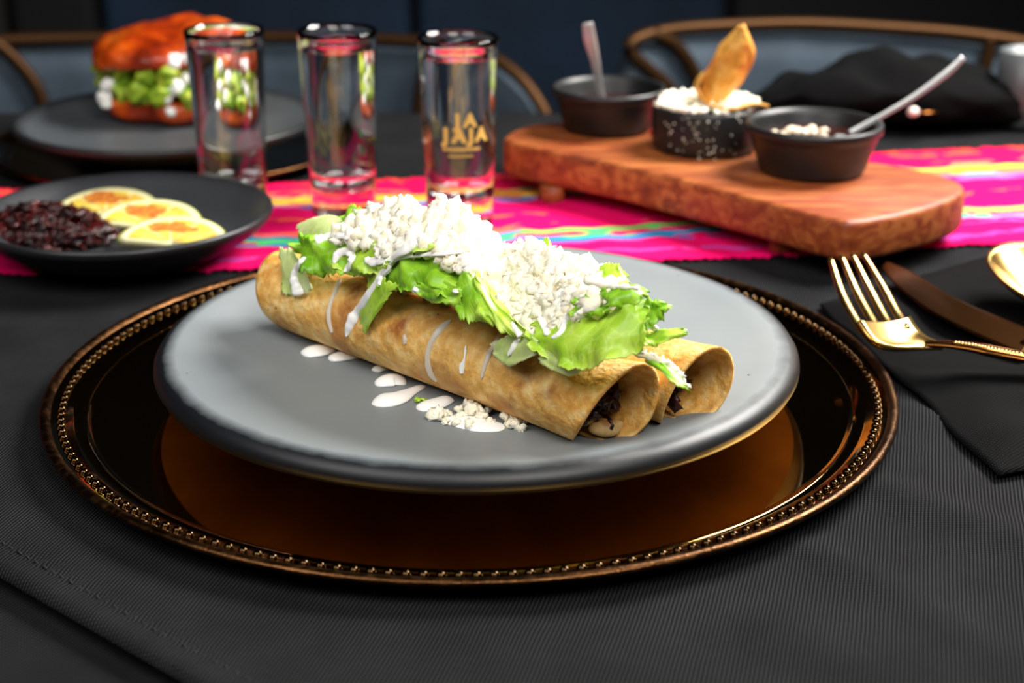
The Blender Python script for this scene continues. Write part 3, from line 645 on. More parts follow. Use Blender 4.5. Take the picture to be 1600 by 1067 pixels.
cream([(780, 526, .1), (768, 545), (758, 570), (752, 592)], [.08, .1, .08, .05], 'slender cream streak left of the pale lettuce flap', .35, True)
cream([(812, 528, .5), (804, 540, .55), (794, 556, .6)], [.1, .11, .05], 'cream drop lying on the pale lettuce flap', .4)
cream([(800, 503, .55), (806, 515, .6), (814, 525, .62)], [.06, .09, .12], 'cream drip on the lettuce beside the largest leaf', .5)
cream([(885, 490, .85), (882, 505, .95), (876, 520, 1.0), (862, 528, .95)], [.1, .1, .1, .06], 'curved cream hook on the largest lettuce leaf', .6)
cream([(843, 495, .75), (850, 508, .85), (856, 524, .9)], [.1, .11, .09], 'straight cream drip at the left edge of the largest leaf', .5)
cream([(652, 450, .62), (648, 456, .6)], [.13, .12], 'round cream bead on dark lettuce left of middle', .8, name='cream_drop')
cream([(712, 452, .62), (711, 458, .6)], [.1, .1], 'round cream bead beside the upright lettuce fold', .8, name='cream_drop')
ZT = PT + .02
def splat(pts, rad, label, hgt=.55, name='cream_drop'):
    n_ = 26; P = [Vector(p) for p in cr([tuple(at(u, v, PT)) for u, v in pts], n_)]; rr = [r[0] for r in cr([(r,) for r in rad], n_)]
    V = []; Fc = []; n2 = 12
    for i, p in enumerate(P):
        t = (P[min(i + 1, n_ - 1)] - P[max(i - 1, 0)]).normalized(); s = t.cross(Vector((0, 0, 1))); r = max(.02, rr[i])
        ee = min(1, .25 + min(i, n_ - 1 - i) / 3.0)
        for k in range(n2):
            a = PI * k / (n2 - 1); V.append(tuple(p + s * r * ee * math.cos(a) + Vector((0, 0, -.03 + r * ee * hgt * math.sin(a)))))
    for i in range(n_ - 1):
        for k in range(n2 - 1): Fc.append((i * n2 + k, (i + 1) * n2 + k, (i + 1) * n2 + k + 1, i * n2 + k + 1))
    Fc.append(tuple(range(n2))); Fc.append(tuple((n_ - 1) * n2 + k for k in range(n2 - 1, -1, -1)))
    for i in range(n_ - 1): Fc.append((i * n2, i * n2 + n2 - 1, (i + 1) * n2 + n2 - 1, (i + 1) * n2))
    o = mk(name, V, Fc, m_cream); subd(o, 1); return tag(o, label, 'cream', 'cream drops on the grey plate')
splat([(474, 556), (488, 552), (505, 549), (525, 545)], [.3, .52, .5, .22], 'leftmost cream drop on the plate beside the front taco')
splat([(514, 562), (530, 559), (550, 556), (572, 553)], [.25, .42, .4, .12], 'second cream drop from the left on the plate, partly shaded')
splat([(586, 580), (594, 576), (605, 573)], [.2, .3, .2], 'small shaded cream drop tucked under the front taco')
splat([(588, 602), (602, 598), (618, 596), (634, 600)], [.2, .48, .5, .12], 'rounded cream drop on the plate below the small shaded one')
splat([(580, 632), (600, 629), (620, 624), (642, 612), (664, 602)], [.2, .55, .5, .28, .2], 'comma-shaped cream drop with a tail on the plate')
splat([(652, 640), (668, 636), (685, 631), (705, 622)], [.25, .42, .42, .3], 'cream drop left of the fallen cheese crumbs')
splat([(690, 655), (720, 660), (755, 668), (792, 672)], [.3, .55, .6, .35], 'wide cream pool beneath the fallen cheese crumbs', .45)
splat([(738, 700), (770, 694), (800, 688), (825, 684)], [.1, .28, .3, .12], 'short flat cream smear at the front of the plate', .15)
splat([(730, 706), (780, 701), (830, 697), (870, 690)], [.08, .25, .3, .1], 'long flat cream smear nearest the plate edge', .15)
splat([(868, 690), (880, 683), (892, 684)], [.1, .28, .12], 'small cream fold by the tip of the front taco')
crumbs = [(682, 650, .3), (700, 648, .22), (716, 640, .2), (735, 634, .3), (742, 648, .36), (722, 652, .24), (752, 655, .3), (760, 642, .2), (792, 655, .34), (808, 655, .36), (800, 664, .3), (812, 668, .24), (815, 660, .22), (712, 660, .2), (735, 665, .25), (770, 660, .22), (696, 658, .18)]
rnd = random.Random(5)
for i, (u, v, r) in enumerate(crumbs):
    p = at(u, v, PT + .15); gg = G()
    for k in range(4): gg.add(*blob((p.x + rnd.uniform(-.5, .5) * r, p.y + rnd.uniform(-.5, .5) * r, PT + .5 * r + .02 + rnd.uniform(0, .4) * r), [r * rnd.uniform(.4, .75) for _ in range(3)], i * 5 + k, .6, 1.8, 2, rotm(rnd), clampz=PT - .01))
    tag(mk('cheese_crumb', gg.v, gg.f, m_cheese), 'white cheese crumb fallen on the cream pool before the front taco', 'cheese', 'cheese crumbs fallen on the plate')
gg = G(); p = at(658, 626, PT)
for k in range(4): gg.add(*blob((p.x + rnd.uniform(-.15, .15), p.y + rnd.uniform(-.1, .1), PT + .06), (.12, .09, .05), k, .6, 2, 2))
tag(mk('lettuce_scrap', gg.v, gg.f, m_leaf), 'tiny green lettuce scrap on the plate by the comma-shaped cream', 'lettuce')
# ------------------------------------------------------------------ shot glasses
def shot(c, label):
    t = root('shot_glass', c, label, 'shot glass', 'shot glasses of clear spirit')
    o_ = [(0, .05), (1.45, .05), (1.62, 0), (1.74, .06), (1.78, .25), (1.84, 2.5), (1.95, 6.0), (2.06, 9.2), (2.12, 9.75), (2.13, 9.93), (2.07, 10.02), (1.98, 9.98), (1.9, 9.6), (1.86, 9.0), (1.76, 6.0), (1.64, 2.4), (1.5, 1.75), (1.1, 1.42), (0, 1.32)]
    mk('glass_body', *lathe(o_, 72), m_glass, parent=t, local=True)
    li = [(0, 1.325), (1.1, 1.425), (1.502, 1.752), (1.643, 2.4), (1.763, 6.0), (1.863, 9.0), (1.863, 9.05), (1.8, 9.0), (0, 9.0)]
    mk('clear_spirit', *lathe(li, 72), m_liquid, parent=t, local=True)
    return t
p1 = at(371, 338, .1); p2 = at(538, 331, .15); p3 = at(719, 349, .15)
shot((-15.3, 82.0, .17), 'leftmost shot glass, rising behind the small plate of citrus slices')
g2_ = shot((p2.x, p2.y, .17), 'middle one of the three shot glasses of clear spirit')
g3 = shot((p3.x, p3.y, .17), 'right shot glass with gold lettering, nearest the wooden board')
# gold print wrapped on the right glass
def textmesh(txt, size, ox, oz, par, facing, name='gold_lettering', R0=None, bold=.0):
    cu = bpy.data.curves.new('t', 'FONT'); cu.body = txt; cu.size = size; cu.offset = bold; cu.resolution_u = 3
    to = bpy.data.objects.new('t', cu); COL.objects.link(to); bpy.context.view_layer.update()
    dg = bpy.context.evaluated_depsgraph_get(); me = to.evaluated_get(dg).to_mesh()
    V = []; Fc = [tuple(p.vertices) for p in me.polygons]
    for v in me.vertices:
        z = oz + v.co.y; R = 1.84 + (z - 2.5) / 3.5 * .11 + .012; a = facing + (ox + v.co.x) / R
        V.append((R * math.cos(a), R * math.sin(a), z))
    k = len(V); bpy.data.objects.remove(to)
    return mk(name, V, Fc, m_print, parent=par, local=True, smooth=False)
fc = -PI / 2 + .03
textmesh('J', .95, -.18, 5.72, g3, fc, bold=.06); textmesh('A', .95, .28, 5.72, g3, fc, bold=.055)
textmesh('J', .98, -.82, 4.92, g3, fc, bold=.07); textmesh('A', .98, -.32, 4.92, g3, fc, bold=.07)
textmesh('J', .98, .52, 4.92, g3, fc, bold=.06); textmesh('A', .98, .92, 4.92, g3, fc, bold=.06)
def band(z0, z1, a0, a1, par, segs):
    g = G()
    for k in range(segs):
        s0 = a0 + (a1 - a0) * k / segs; s1 = a0 + (a1 - a0) * (k + .72) / segs; R = 1.84 + (z0 - 2.5) / 3.5 * .11 + .012
        g.add([(R * math.cos(fc + s), R * math.sin(fc + s), z) for s, z in ((s0, z0), (s1, z0), (s1, z1), (s0, z1))], [(0, 1, 2, 3)])
    mk('printed_line', g.v, g.f, m_print, parent=par, local=True, smooth=False)
band(4.42, 4.6, -.45, .62, g3, 16); band(4.1, 4.2, -.3, .4, g3, 12)
# ------------------------------------------------------------------ wooden board
ZB0, ZB1 = 1.05, 3.1
tp = [(787, 214), (845, 192), (960, 196), (1180, 222), (1352, 250), (1470, 272), (1508, 296), (1455, 322), (1345, 345), (1290, 339), (1150, 302), (960, 255), (840, 232)]
tw = [at(u, v, ZB1) for u, v in tp]
ctl = [(p.x, p.y) for p in tw]; ctl = ctl + ctl[:1]
out = cr([ctl[-2]] + ctl + [ctl[1]], 15 * 12); out = out[12:-12]
# resample closed outline and extrude with rounded edges
def slab(outl, z0, z1, rr):
    n_ = len(outl); V = []; Fc = []; cx_ = sum(p[0] for p in outl) / n_; cy_ = sum(p[1] for p in outl) / n_
    N_ = []
    for i in range(n_):
        a = Vector(outl[i - 1]); b = Vector(outl[(i + 1) % n_]); t = (b - a).normalized(); nn_ = Vector((t.y, -t.x))
        if nn_.dot(Vector(outl[i]) - Vector((cx_, cy_))) < 0: nn_ = -nn_
        N_.append(nn_)
    lv = [(z0, -rr)] + [(z0 + rr * (1 - math.cos(a)), -rr * (1 - math.sin(a))) for a in (.5, 1.0, 1.57)] + [(z1 - rr * (1 - math.sin(a)), -rr * (1 - math.cos(a))) for a in (0, .5, 1.0, 1.57)]
    for z, of in lv:
        for i in range(n_): V.append((outl[i][0] + N_[i].x * of, outl[i][1] + N_[i].y * of, z))
    for l in range(len(lv) - 1):
        for i in range(n_): k = (i + 1) % n_; Fc.append((l * n_ + i, l * n_ + k, (l + 1) * n_ + k, (l + 1) * n_ + i))
    Fc.append(tuple(range(n_ - 1, -1, -1))); Fc.append(tuple((len(lv) - 1) * n_ + i for i in range(n_)))
    return V, Fc
cxb = sum(p.x for p in tw) / len(tw); cyb = sum(p.y for p in tw) / len(tw)
tb = root('serving_board', (cxb, cyb, .17), 'thick reddish wooden board on short feet carrying the black bowls', 'serving board')
mk('board', *slab([tuple(p) for p in out[:-1]], ZB0, ZB1, .3), m_wood, parent=tb)
for q_, k_ in ((tw[12], .08), (tw[9], .42), (tw[6], .22), (tw[1], .14)):
    p = q_.lerp(Vector((cxb, cyb, 0)), k_)
    o = mk('foot', *lathe([(0, 0), (.62, 0), (.7, .1), (.72, .9), (0, .9)], 24, (p.x, p.y, .17)), m_wood, parent=tb)
# ------------------------------------------------------------------ bowls on the board
def ramekin(c, label, R, Hh, fill, mat_f):
    t = root('sauce_bowl', c, label, 'bowl', 'black bowls on the wooden board')
    rb = R * .76
    prof = [(0, 0), (rb - .2, 0), (rb, .12), (rb + .12, .4), (R * .93, Hh * .72), (R * .95, Hh * .80), (R * .995, Hh * .84), (R, Hh * .93), (R * .985, Hh), (R * .93, Hh), (R * .89, Hh * .88), (R * .84, Hh * .6), (rb * .9, .45), (0, .35)]
    mk('bowl_body', *lathe(prof, 72), m_black, parent=t, local=True)
    if fill: mk('sauce', *lathe([(0, fill * Hh + .08), (R * .5, fill * Hh + .05), (R * .84, fill * Hh), (R * .84, fill * Hh - .1), (0, fill * Hh - .15)], 48), mat_f, parent=t, local=True)
    return t
r1 = at(950, 203, ZB1); r2 = at(1268, 268, ZB1); r3 = at(1102, 233, ZB1)
ramekin((r1.x, r1.y + .3, ZB1), 'black sauce bowl at the back left of the wooden board', 3.35, 2.55, .62, m_sauce)
ramekin((r2.x, r2.y + .2, ZB1), 'black sauce bowl at the right front of the wooden board', 3.6, 2.65, .7, m_sauce)
rnd = random.Random(9); g = G()
for i in range(26):
    a = rnd.uniform(0, 6.28); rr = rnd.uniform(0, 1.6); g.add(*blob((r2.x - .6 + rr * math.cos(a), r2.y + .6 + rr * .6 * math.sin(a), ZB1 + 1.9 + rnd.uniform(0, .2)), (.25, .18, .12), i, .5, 1.5, 2, rotm(rnd)))
tag(mk('onion_salsa', g.v, g.f, m_onion), 'pale chopped onion salsa floating in the right black bowl', 'salsa', kind='stuff')
# middle: dark cup of beans with cheese on top
tm = root('bean_cup', (r3.x, r3.y + .3, ZB1), 'black cylindrical cup speckled white between the two sauce bowls', 'cup')
def cupfn():
    prof = [(0, 0), (2.7, 0), (2.9, .15), (3.0, .6), (3.02, 2.3), (2.95, 2.5), (2.8, 2.55), (2.75, 2.3), (2.7, .6), (0, .5)]
    return lathe(prof, 64)
mk('cup_body', *cupfn(), m_black, parent=tm, local=True)
mk('beans', *lathe([(0, 2.5), (1.6, 2.5), (2.74, 2.4), (2.74, 2.2), (0, 2.2)], 48), m_beans, parent=tm, local=True)
g = G(); rnd = random.Random(8)
for i in range(420):
    a = rnd.uniform(0, 6.28); rr = 2.85 * math.sqrt(rnd.random()); g.add(*blob((rr * math.cos(a), rr * math.sin(a), 2.55 + .28 * (1 - rr / 3) + rnd.uniform(-.05, .1)), rnd.uniform(.1, .22), i, .6, 1.8, 1, rotm(rnd)))
o = mk('grated_cheese', g.v, g.f, m_cheese, parent=tm, local=True); o['kind'] = 'stuff'
g = G()
for i in range(55):
    a = -PI / 2 + rnd.gauss(-.3, .38); z = rnd.uniform(.1, 2.4); r_ = rnd.uniform(.02, .055)
    g.add(*blob((3.05 * math.cos(a), 3.05 * math.sin(a), z), (r_, r_, r_), i, .5, 1.8, 1))
o = mk('cheese_specks', g.v, g.f, m_cheese, parent=tm, local=True); o['kind'] = 'stuff'
# tortilla chip standing in the cup
pc = Vector((r3.x, r3.y + .3, ZB1 + 2.6))
yc = pc.y - .4
L_ = [aty(u, v, yc) for u, v in [(1092, 158), (1096, 130), (1112, 92), (1135, 60), (1157, 40)]]
R_ = [aty(u, v, yc) for u, v in [(1122, 168), (1146, 142), (1166, 118), (1178, 80), (1160, 38)]]
Ls = [Vector(p) for p in cr([tuple(p) for p in L_], 25)]; Rs = [Vector(p) for p in cr([tuple(p) for p in R_], 25)]
def chipfn(a, b):
    k = min(int(a * 24), 23); f = a * 24 - k; p = Ls[k].lerp(Ls[k + 1], f); q = Rs[k].lerp(Rs[k + 1], f)
    d = p.lerp(q, b); d = d + Vector((0, -.75 * math.sin(PI * b) + .3 * noise.noise(Vector((a * 5, b * 4, 2))), .0)); d.x += .12 * noise.noise(Vector((a * 7, b * 3, 9))); return d
tch = root('tortilla_chip', (pc.x, pc.y, pc.z), 'golden fried tortilla chip standing in the bean cup', 'tortilla chip')
mk('chip_blade', *sheet(chipfn, 28, 18, .14), m_chip, parent=tch)
P1 = cr([tuple(aty(u, v, yc + dy)) for u, v, dy in [(1103, 118, 0), (1090, 135, -.3), (1098, 158, -1.2), (1122, 170, -2.0), (1150, 172, -2.2), (1180, 164, -1.6), (1204, 170, -.9)]], 34)
def curl(a, b):
    k = min(int(a * 32), 32); f = a * 32 - k; p = Vector(P1[k]).lerp(Vector(P1[min(k + 1, 33)]), f)
    return p + Vector((0, (b - .5) * 1.5 * (1 - .4 * a) + .5, -.16 * (b - .5)))
mk('chip_curl', *sheet(curl, 40, 8, .15), m_chip, parent=tch)
# crumbs on the board
p = at(1172, 232, ZB1 + .3); o = mk('garlic_piece', *blob((p.x, p.y, ZB1 + .5), (.38, .34, .5), 3, .12, 1, 3, clampz=ZB1 + .0), m_onion); tag(o, 'small pale garlic piece beside the right black bowl', 'garlic')
p = at(1018, 205, ZB1 + .2); o = mk('chili_bit', *blob((p.x, p.y, ZB1 + .18), (.16, .16, .18), 5, .2, 1, 2), M('red_chili', '#c01812', .3).m); tag(o, 'tiny bright red chili bit left of the speckled cup', 'chili')
# ------------------------------------------------------------------ spoons in the bowls
def spoon_in(pts, rad, label, bowl_c):
    tt = root('teaspoon', tuple(bowl_c), label, 'spoon'); P = cr([tuple(p) for p in pts], 30); rr = [r[0] for r in cr([(r,) for r in rad], 30)]
    mk('handle', *tube(P, rr, 12, .3, up=Vector((0, -1, .2))), m_steel, parent=tt)
    bv, bf = ico(3); mk('spoon_bowl', [(bowl_c[0] + q.x * .9, bowl_c[1] + q.y * 1.1, bowl_c[2] + q.z * .12) for q in bv], bf, m_steel, parent=tt); return tt
ya = r1.y
spoon_in([aty(u, v, ya + d) for u, v, d in [(918, 36, -1.6), (922, 62, -1.4), (931, 100, -.9), (937, 138, -.4)]] + [Vector((aty(942, 160, ya).x, ya, ZB1 + 1.7))], [.3, .36, .26, .2, .22], 'steel teaspoon standing in the left black bowl', (aty(948, 162, ya).x, ya - .3, ZB1 + 1.5))
yb = r2.y
spoon_in([aty(u, v, yb + d) for u, v, d in [(1505, 90, 2.2), (1478, 115, 1.9), (1430, 150, 1.3), (1385, 177, .9), (1350, 196, .4)]] + [Vector((aty(1330, 205, yb).x, yb + .2, ZB1 + 2.0))], [.17, .2, .17, .15, .16, .2], 'steel teaspoon slanting out of the right black bowl', (aty(1312, 206, yb).x, yb + .1, ZB1 + 1.8))
# ------------------------------------------------------------------ cutlery and napkin
def napfn(x0, x1, y0, y1, hgt, seed, rot=0):
    c = Vector(((x0 + x1) / 2, (y0 + y1) / 2, 0))
    def fn(a, b):
        px = x0 + (x1 - x0) * a; py = y0 + (y1 - y0) * b
        e = min(1, min(a, 1 - a, b, 1 - b) * 7) ; e = math.sin(e * PI / 2)
        z = .25 + e * hgt * (.62 + .55 * noise.noise(Vector((px * .22, py * .45, seed))) + .25 * math.sin(py * .9 + px * .25))
        d = Vector((px, py, 0)) - c; d.rotate(Matrix.Rotation(rot, 3, 'Z')); wob = noise.noise(Vector((a * 3, b * 3, seed + 3))) * .8
        return Vector((c.x + d.x + wob * .6, c.y + d.y + wob * .6, z))
    return fn
NPC = [(1278, 448), (1385, 428), (1700, 400), (1900, 640), (1560, 720), (1330, 520)]
c0, c1, c2, c3 = at(1275, 452, .4), at(1520, 405, .4), at(1960, 620, .4), at(1500, 690, .4)
c0, c1, c2, c3 = at(1282, 470, .4), at(1560, 392, .4), at(2150, 640, .4), at(1560, 735, .4)
def nap_h(px, py, a, b):
    e = min(1, min(a, 1 - a, b, 1 - b) * 6); e = math.sin(e * PI / 2)
    return .14 + e * (.5 + .22 * noise.noise(Vector((px * .22, py * .4, 2))) + .12 * math.sin(a * 9 + b * 4))
def nap(a, b):
    p = (c0.lerp(c1, b)).lerp(c3.lerp(c2, b), a); wv_ = .35 * noise.noise(Vector((a * 4, b * 4, 7)))
    return Vector((p.x + wv_, p.y + wv_, nap_h(p.x, p.y, a, b)))
def thick(name, fn, nu, nv_, mat, label, cat, z0=.15):
    V, Fc = [], []
    for i in range(nu + 1):
        for j in range(nv_ + 1): V.append(tuple(fn(i / nu, j / nv_)))
    for i in range(nu):
        for j in range(nv_): a = i * (nv_ + 1) + j; Fc.append((a, a + nv_ + 1, a + nv_ + 2, a + 1))
    o = mk(name, V, Fc, mat); md = o.modifiers.new('solid', 'SOLIDIFY'); md.thickness = .12 * S; md.offset = 1
    return tag(o, label, cat)
thick('napkin', nap, 60, 60, m_napkin, 'folded black napkin beneath the gold fork and knife at right', 'napkin')
# fork
FT = root('fork', tuple(aty(1450, 540, 57.5)), 'gold fork with four tines turned up, on the black napkin', 'fork')
tips = [((1298, 404), (1315, 458), (1340, 505), (1358, 528), 0), ((1315, 400), (1338, 455), (1362, 500), (1380, 526), 1), ((1332, 397), (1358, 450), (1382, 496), (1398, 520), 2), ((1349, 396), (1378, 445), (1402, 490), (1418, 512), 3)]
for a, b, c, d, i in tips:
    yo = i * .42; P = cr([tuple(aty(a[0], a[1], 62.6 + yo)), tuple(aty(b[0], b[1], 60.6 + yo)), tuple(aty(c[0], c[1], 58.6 + yo)), tuple(aty(d[0], d[1], 57.3 + yo))], 22)
    mk('tine', *tube(P, [.12 + .09 * min(1, k / 9) - .08 * max(0, (k - 17) / 4) for k in range(22)], 12, .5), m_gold, parent=FT)
def rib(Lp, Rp, th, n_=24):
    A_ = [Vector(p) for p in cr([tuple(p) for p in Lp], n_)]; B_ = [Vector(p) for p in cr([tuple(p) for p in Rp], n_)]
    def fn(a, b):
        k = min(int(a * (n_ - 1)), n_ - 2); f = a * (n_ - 1) - k; p = A_[k].lerp(A_[k + 1], f); q = B_[k].lerp(B_[k + 1], f); m_ = p.lerp(q, b); m_.z += (.02 if th > 0 else -.14) * math.sin(PI * b); return m_
    return sheet(fn, 40, 12, abs(th))
mk('fork_shoulder', *rib([aty(1340, 503, 57.8), aty(1352, 522, 57.3), aty(1366, 536, 57.0), aty(1390, 544, 56.95), aty(1430, 543, 57.2), aty(1472, 539, 57.4)], [aty(1421, 498, 59.4), aty(1430, 512, 58.9), aty(1438, 521, 58.5), aty(1446, 527, 58.1), aty(1454, 531, 57.8), aty(1474, 536, 57.45)], -.26), m_gold, parent=FT)
P = cr([tuple(aty(u, v, y)) for u, v, y in [(1445, 537, 57.5), (1480, 538, 57.2), (1520, 543, 56.8), (1560, 551, 56.4), (1610, 560, 56.0), (1700, 575, 55.3)]], 40)
mk('fork_handle', *tube(P, [.2 + .25 * min(1, i / 20) for i in range(40)], 12, .45), m_gold2, parent=FT)
g = G()
for i in range(10, 34):
    p = Vector(P[i]); g.add(*blob(p + Vector((0, -.12, .16)), (.12, .12, .06), i, .1, 1, 1))
mk('handle_beading', g.v, g.f, m_gold, parent=FT)
# knife
KT = root('knife', tuple(at(1500, 480, 1.0)), 'dark gold table knife lying behind the fork', 'knife')
k1 = [at(u, v, 1.15) for u, v in [(1378, 418), (1395, 440), (1440, 479), (1500, 512), (1600, 556)]]; k2 = [at(u, v, 1.25) for u, v in [(1386, 410), (1424, 426), (1470, 455), (1530, 484), (1625, 522)]]
mk('blade', *rib(k1, k2, .1), m_gold2, parent=KT)
P = cr([tuple(at(1600, 536, 1.2)), tuple(at(1700, 575, 1.2)), tuple(at(1850, 640, 1.2)), tuple(at(1980, 690, 1.2))], 20)
mk('knife_handle', *tube(P, [.32 + .12 * i / 19 for i in range(20)], 12, .6), m_gold2, parent=KT)
# spoon
sp0 = at(1630, 432, 2.3); ST = root('table_spoon', tuple(sp0), 'large gold spoon at the right edge of the photo', 'spoon')
sd = (at(1745, 505, 1.2) - at(1572, 380, 1.2)); sd.z = 0; sd.normalize(); sn = Vector((-sd.y, sd.x, 0))
V = []; Fc = []; nr_, na = 14, 40
for i in range(nr_ + 1):
    rr = i / nr_
    for k in range(na):
        a = 2 * PI * k / na; wdt = 2.15 * (1 + .12 * -math.cos(a)); p = sp0 + sd * (3.3 * rr * math.cos(a)) + sn * (wdt * rr * math.sin(a)); p.z = sp0.z - 1.1 * (1 - rr * rr) - .5 * rr * math.cos(a); V.append(tuple(p))
for i in range(nr_):
    for k in range(na): l = (k + 1) % na; Fc.append((i * na + k, i * na + l, (i + 1) * na + l, (i + 1) * na + k))
o = mk('spoon_bowl', V, Fc, m_gold, parent=ST); md = o.modifiers.new('s', 'SOLIDIFY'); md.thickness = .14 * S
P = cr([tuple(sp0 + sd * 3.0 + Vector((0, 0, -.45))), tuple(sp0 + sd * 4.5 + Vector((0, 0, -.4))), tuple(sp0 + sd * 8 + Vector((0, 0, -.3))), tuple(sp0 + sd * 13 + Vector((0, 0, -.5)))], 24)
mk('spoon_handle', *tube(P, [.3 - .08 * math.sin(PI * min(1, i / 10)) + .012 * i for i in range(24)], 12, .5), m_gold, parent=ST)
# ------------------------------------------------------------------ black cloth bundles at the back right
def bundle(us, label, seed, z0=.0, y0=99, y1=106, hh=3.0, tilt=0):
    V = []; Fc = []; nu, nw = 60, 26
    for i in range(nu + 1):
        a = i / nu; xx = us[0] + (us[1] - us[0]) * a; env = math.sin(PI * min(1, max(0, a * 1.0))) ** .45
        for j in range(nw):
            t_ = 2 * PI * j / nw; yy = (y0 + y1) / 2 + (y1 - y0) / 2 * math.cos(t_) * env; zz = z0 + (hh / 2) * (1 + math.sin(t_)) * env
            d = .5 * noise.noise(Vector((xx * .35, math.cos(t_) * 1.6, math.sin(t_) * 1.6 + seed))); zz = max(z0 + .1, zz * (1 + .5 * d) + .5 * d * math.sin(t_) + tilt * a)
            V.append((xx, yy + d, zz))
    for i in range(nu):
        for j in range(nw): k = (j + 1) % nw; Fc.append((i * nw + j, i * nw + k, (i + 1) * nw + k, (i + 1) * nw + j))
    return tag(mk('black_napkin', V, Fc, m_napkin), label, 'napkin', 'black cloths heaped at the back right')
bundle((15.5, 36), 'long rumpled black napkin behind the right black bowl', 1, .1, 99.5, 107, 4.5)
bundle((36.5, 60), 'black cloth bundle at the back right edge of the table', 5, .1, 97.5, 104.5, 4.4)
# steel spoon in the bundle, its glint painted as a pale bead, and a small grey bowl
p = aty(1427, 175, 98.3); t = root('steel_spoon', tuple(p), 'steel spoon with a painted glint on the rumpled black napkins', 'spoon')
bv, bf = ico(2); mk('glint_bead', [(p.x + q.x * .4, p.y + q.y * .3, p.z + q.z * .34) for q in bv], bf, M('spoon_glint', '#f4e6dc', .5, .3).m, parent=t)
mk('spoon_stem', *tube([(p.x + .3, p.y, p.z - .05), (p.x + 2, p.y + 1.5, p.z - .35), (p.x + 5, p.y + 3, p.z - .9)], [.18, .14, .14], 8, .5), m_gold2, parent=t)
p = aty(1602, 150, 103); t = root('grey_cup', (p.x, p.y, .1), 'blurred grey cup at the right edge behind black cloth', 'cup')
mk('cup_body', *lathe([(0, 0), (1.6, 0), (1.9, .5), (2.0, 5.1), (1.85, 5.15), (1.7, .8), (0, .6)], 40, (p.x, p.y, .1)), M('grey_ceramic', '#4a5052', .4).m, parent=t)
# ------------------------------------------------------------------ citrus slices
SPZ = .12 + .85
def slice_(c, r, tilt_x, tilt_y, label, seed):
    t = root('citrus_slice', c, label, 'citrus slice', 'citrus slices fanned on the small plate'); t.rotation_euler = (tilt_x, tilt_y, -.12)
    def half(prof, n=30):
        V = []; Fc = []; m = len(prof)
        for i in range(n + 1):
            an = PI * i / n; V += [(p[0] * math.cos(an), p[0] * math.sin(an), p[1]) for p in prof]
        for i in range(n):
            for j in range(m): k = (j + 1) % m; Fc.append((i * m + j, (i + 1) * m + j, (i + 1) * m + k, i * m + k))
        Fc.append(tuple(range(m))); Fc.append(tuple(n * m + j for j in range(m - 1, -1, -1)))
        return V, Fc
    mk('rind', *half([(r * .955, -.22), (r * .99, -.19), (r, -.05), (r, .06), (r * .99, .17), (r * .955, .205)]), m_rind, parent=t, local=True)
    pith = mk('pith', *half([(.02, .17), (r * .84, .17), (r * .87, .205), (r * .956, .21), (r * .956, -.2), (r * .85, -.21), (.02, -.21)]), m_pith, parent=t, local=True)
    ns = 5; a1 = PI / ns / 2 * .93; pts = [(.16, 0)] + [(r * .84 * math.cos(a) + .0, r * .84 * math.sin(a)) for a in [a1 * (k / 6 * 2 - 1) for k in range(7)]]
    nP = len(pts); V = [(x_, y_, -.15) for x_, y_ in pts] + [(x_ * .97 + .02, y_ * .93, .215) for x_, y_ in pts]
    Fc = [tuple(range(nP, 2 * nP))] + [(k, (k + 1) % nP, nP + (k + 1) % nP, nP + k) for k in range(nP)]
    first = mk('segment', V, Fc, m_flesh, parent=pith, local=True, smooth=False)
    for k in range(ns):
        o = first if k == 0 else first.copy()
        if k: COL.objects.link(o); o.parent = pith
        o.rotation_euler = (0, 0, PI * (k + .5) / ns)
    # chili powder drift across the face
    def pf(a, b):
        an = a * 2 * PI; rr = b * r * (.34 + .2 * noise.noise(Vector((math.cos(an) * 1.5, math.sin(an) * 1.5, seed))))
        x_ = rr * math.cos(an) * 1.2 - .2 * r; y_ = rr * math.sin(an) * .62 + r * .5
        return Vector((x_, y_, .225 + .05 * (1 - b) + .03 * noise.noise(Vector((x_ * 5, y_ * 5, seed)))))
    V = []; Fc = []
    for i in range(32):
        for j in range(7): V.append(tuple(pf(i / 32, j / 6)))
    for i in range(32):
        for j in range(6): k = (i + 1) % 32; Fc.append((i * 7 + j, k * 7 + j, k * 7 + j + 1, i * 7 + j + 1))
    o = mk('chili_powder', V, Fc, m_powder, parent=t, local=True)
    return t
SL = [((128, 322), 2.9, 'rearmost citrus half-slice of the fan, farthest left'), ((166, 337), 2.8, 'second citrus half-slice from the back of the fan'),
      ((230, 356), 2.8, 'third citrus half-slice from the back of the fan'), ((268, 383), 2.75, 'front citrus half-slice nearest the plate rim')]
for i, ((u, v), r, lb) in enumerate(SL):
    zc = 1.3; p = at(u, v, zc); slice_((p.x, p.y, zc), r, math.radians(14 - i), math.radians(3), lb, i + 1)
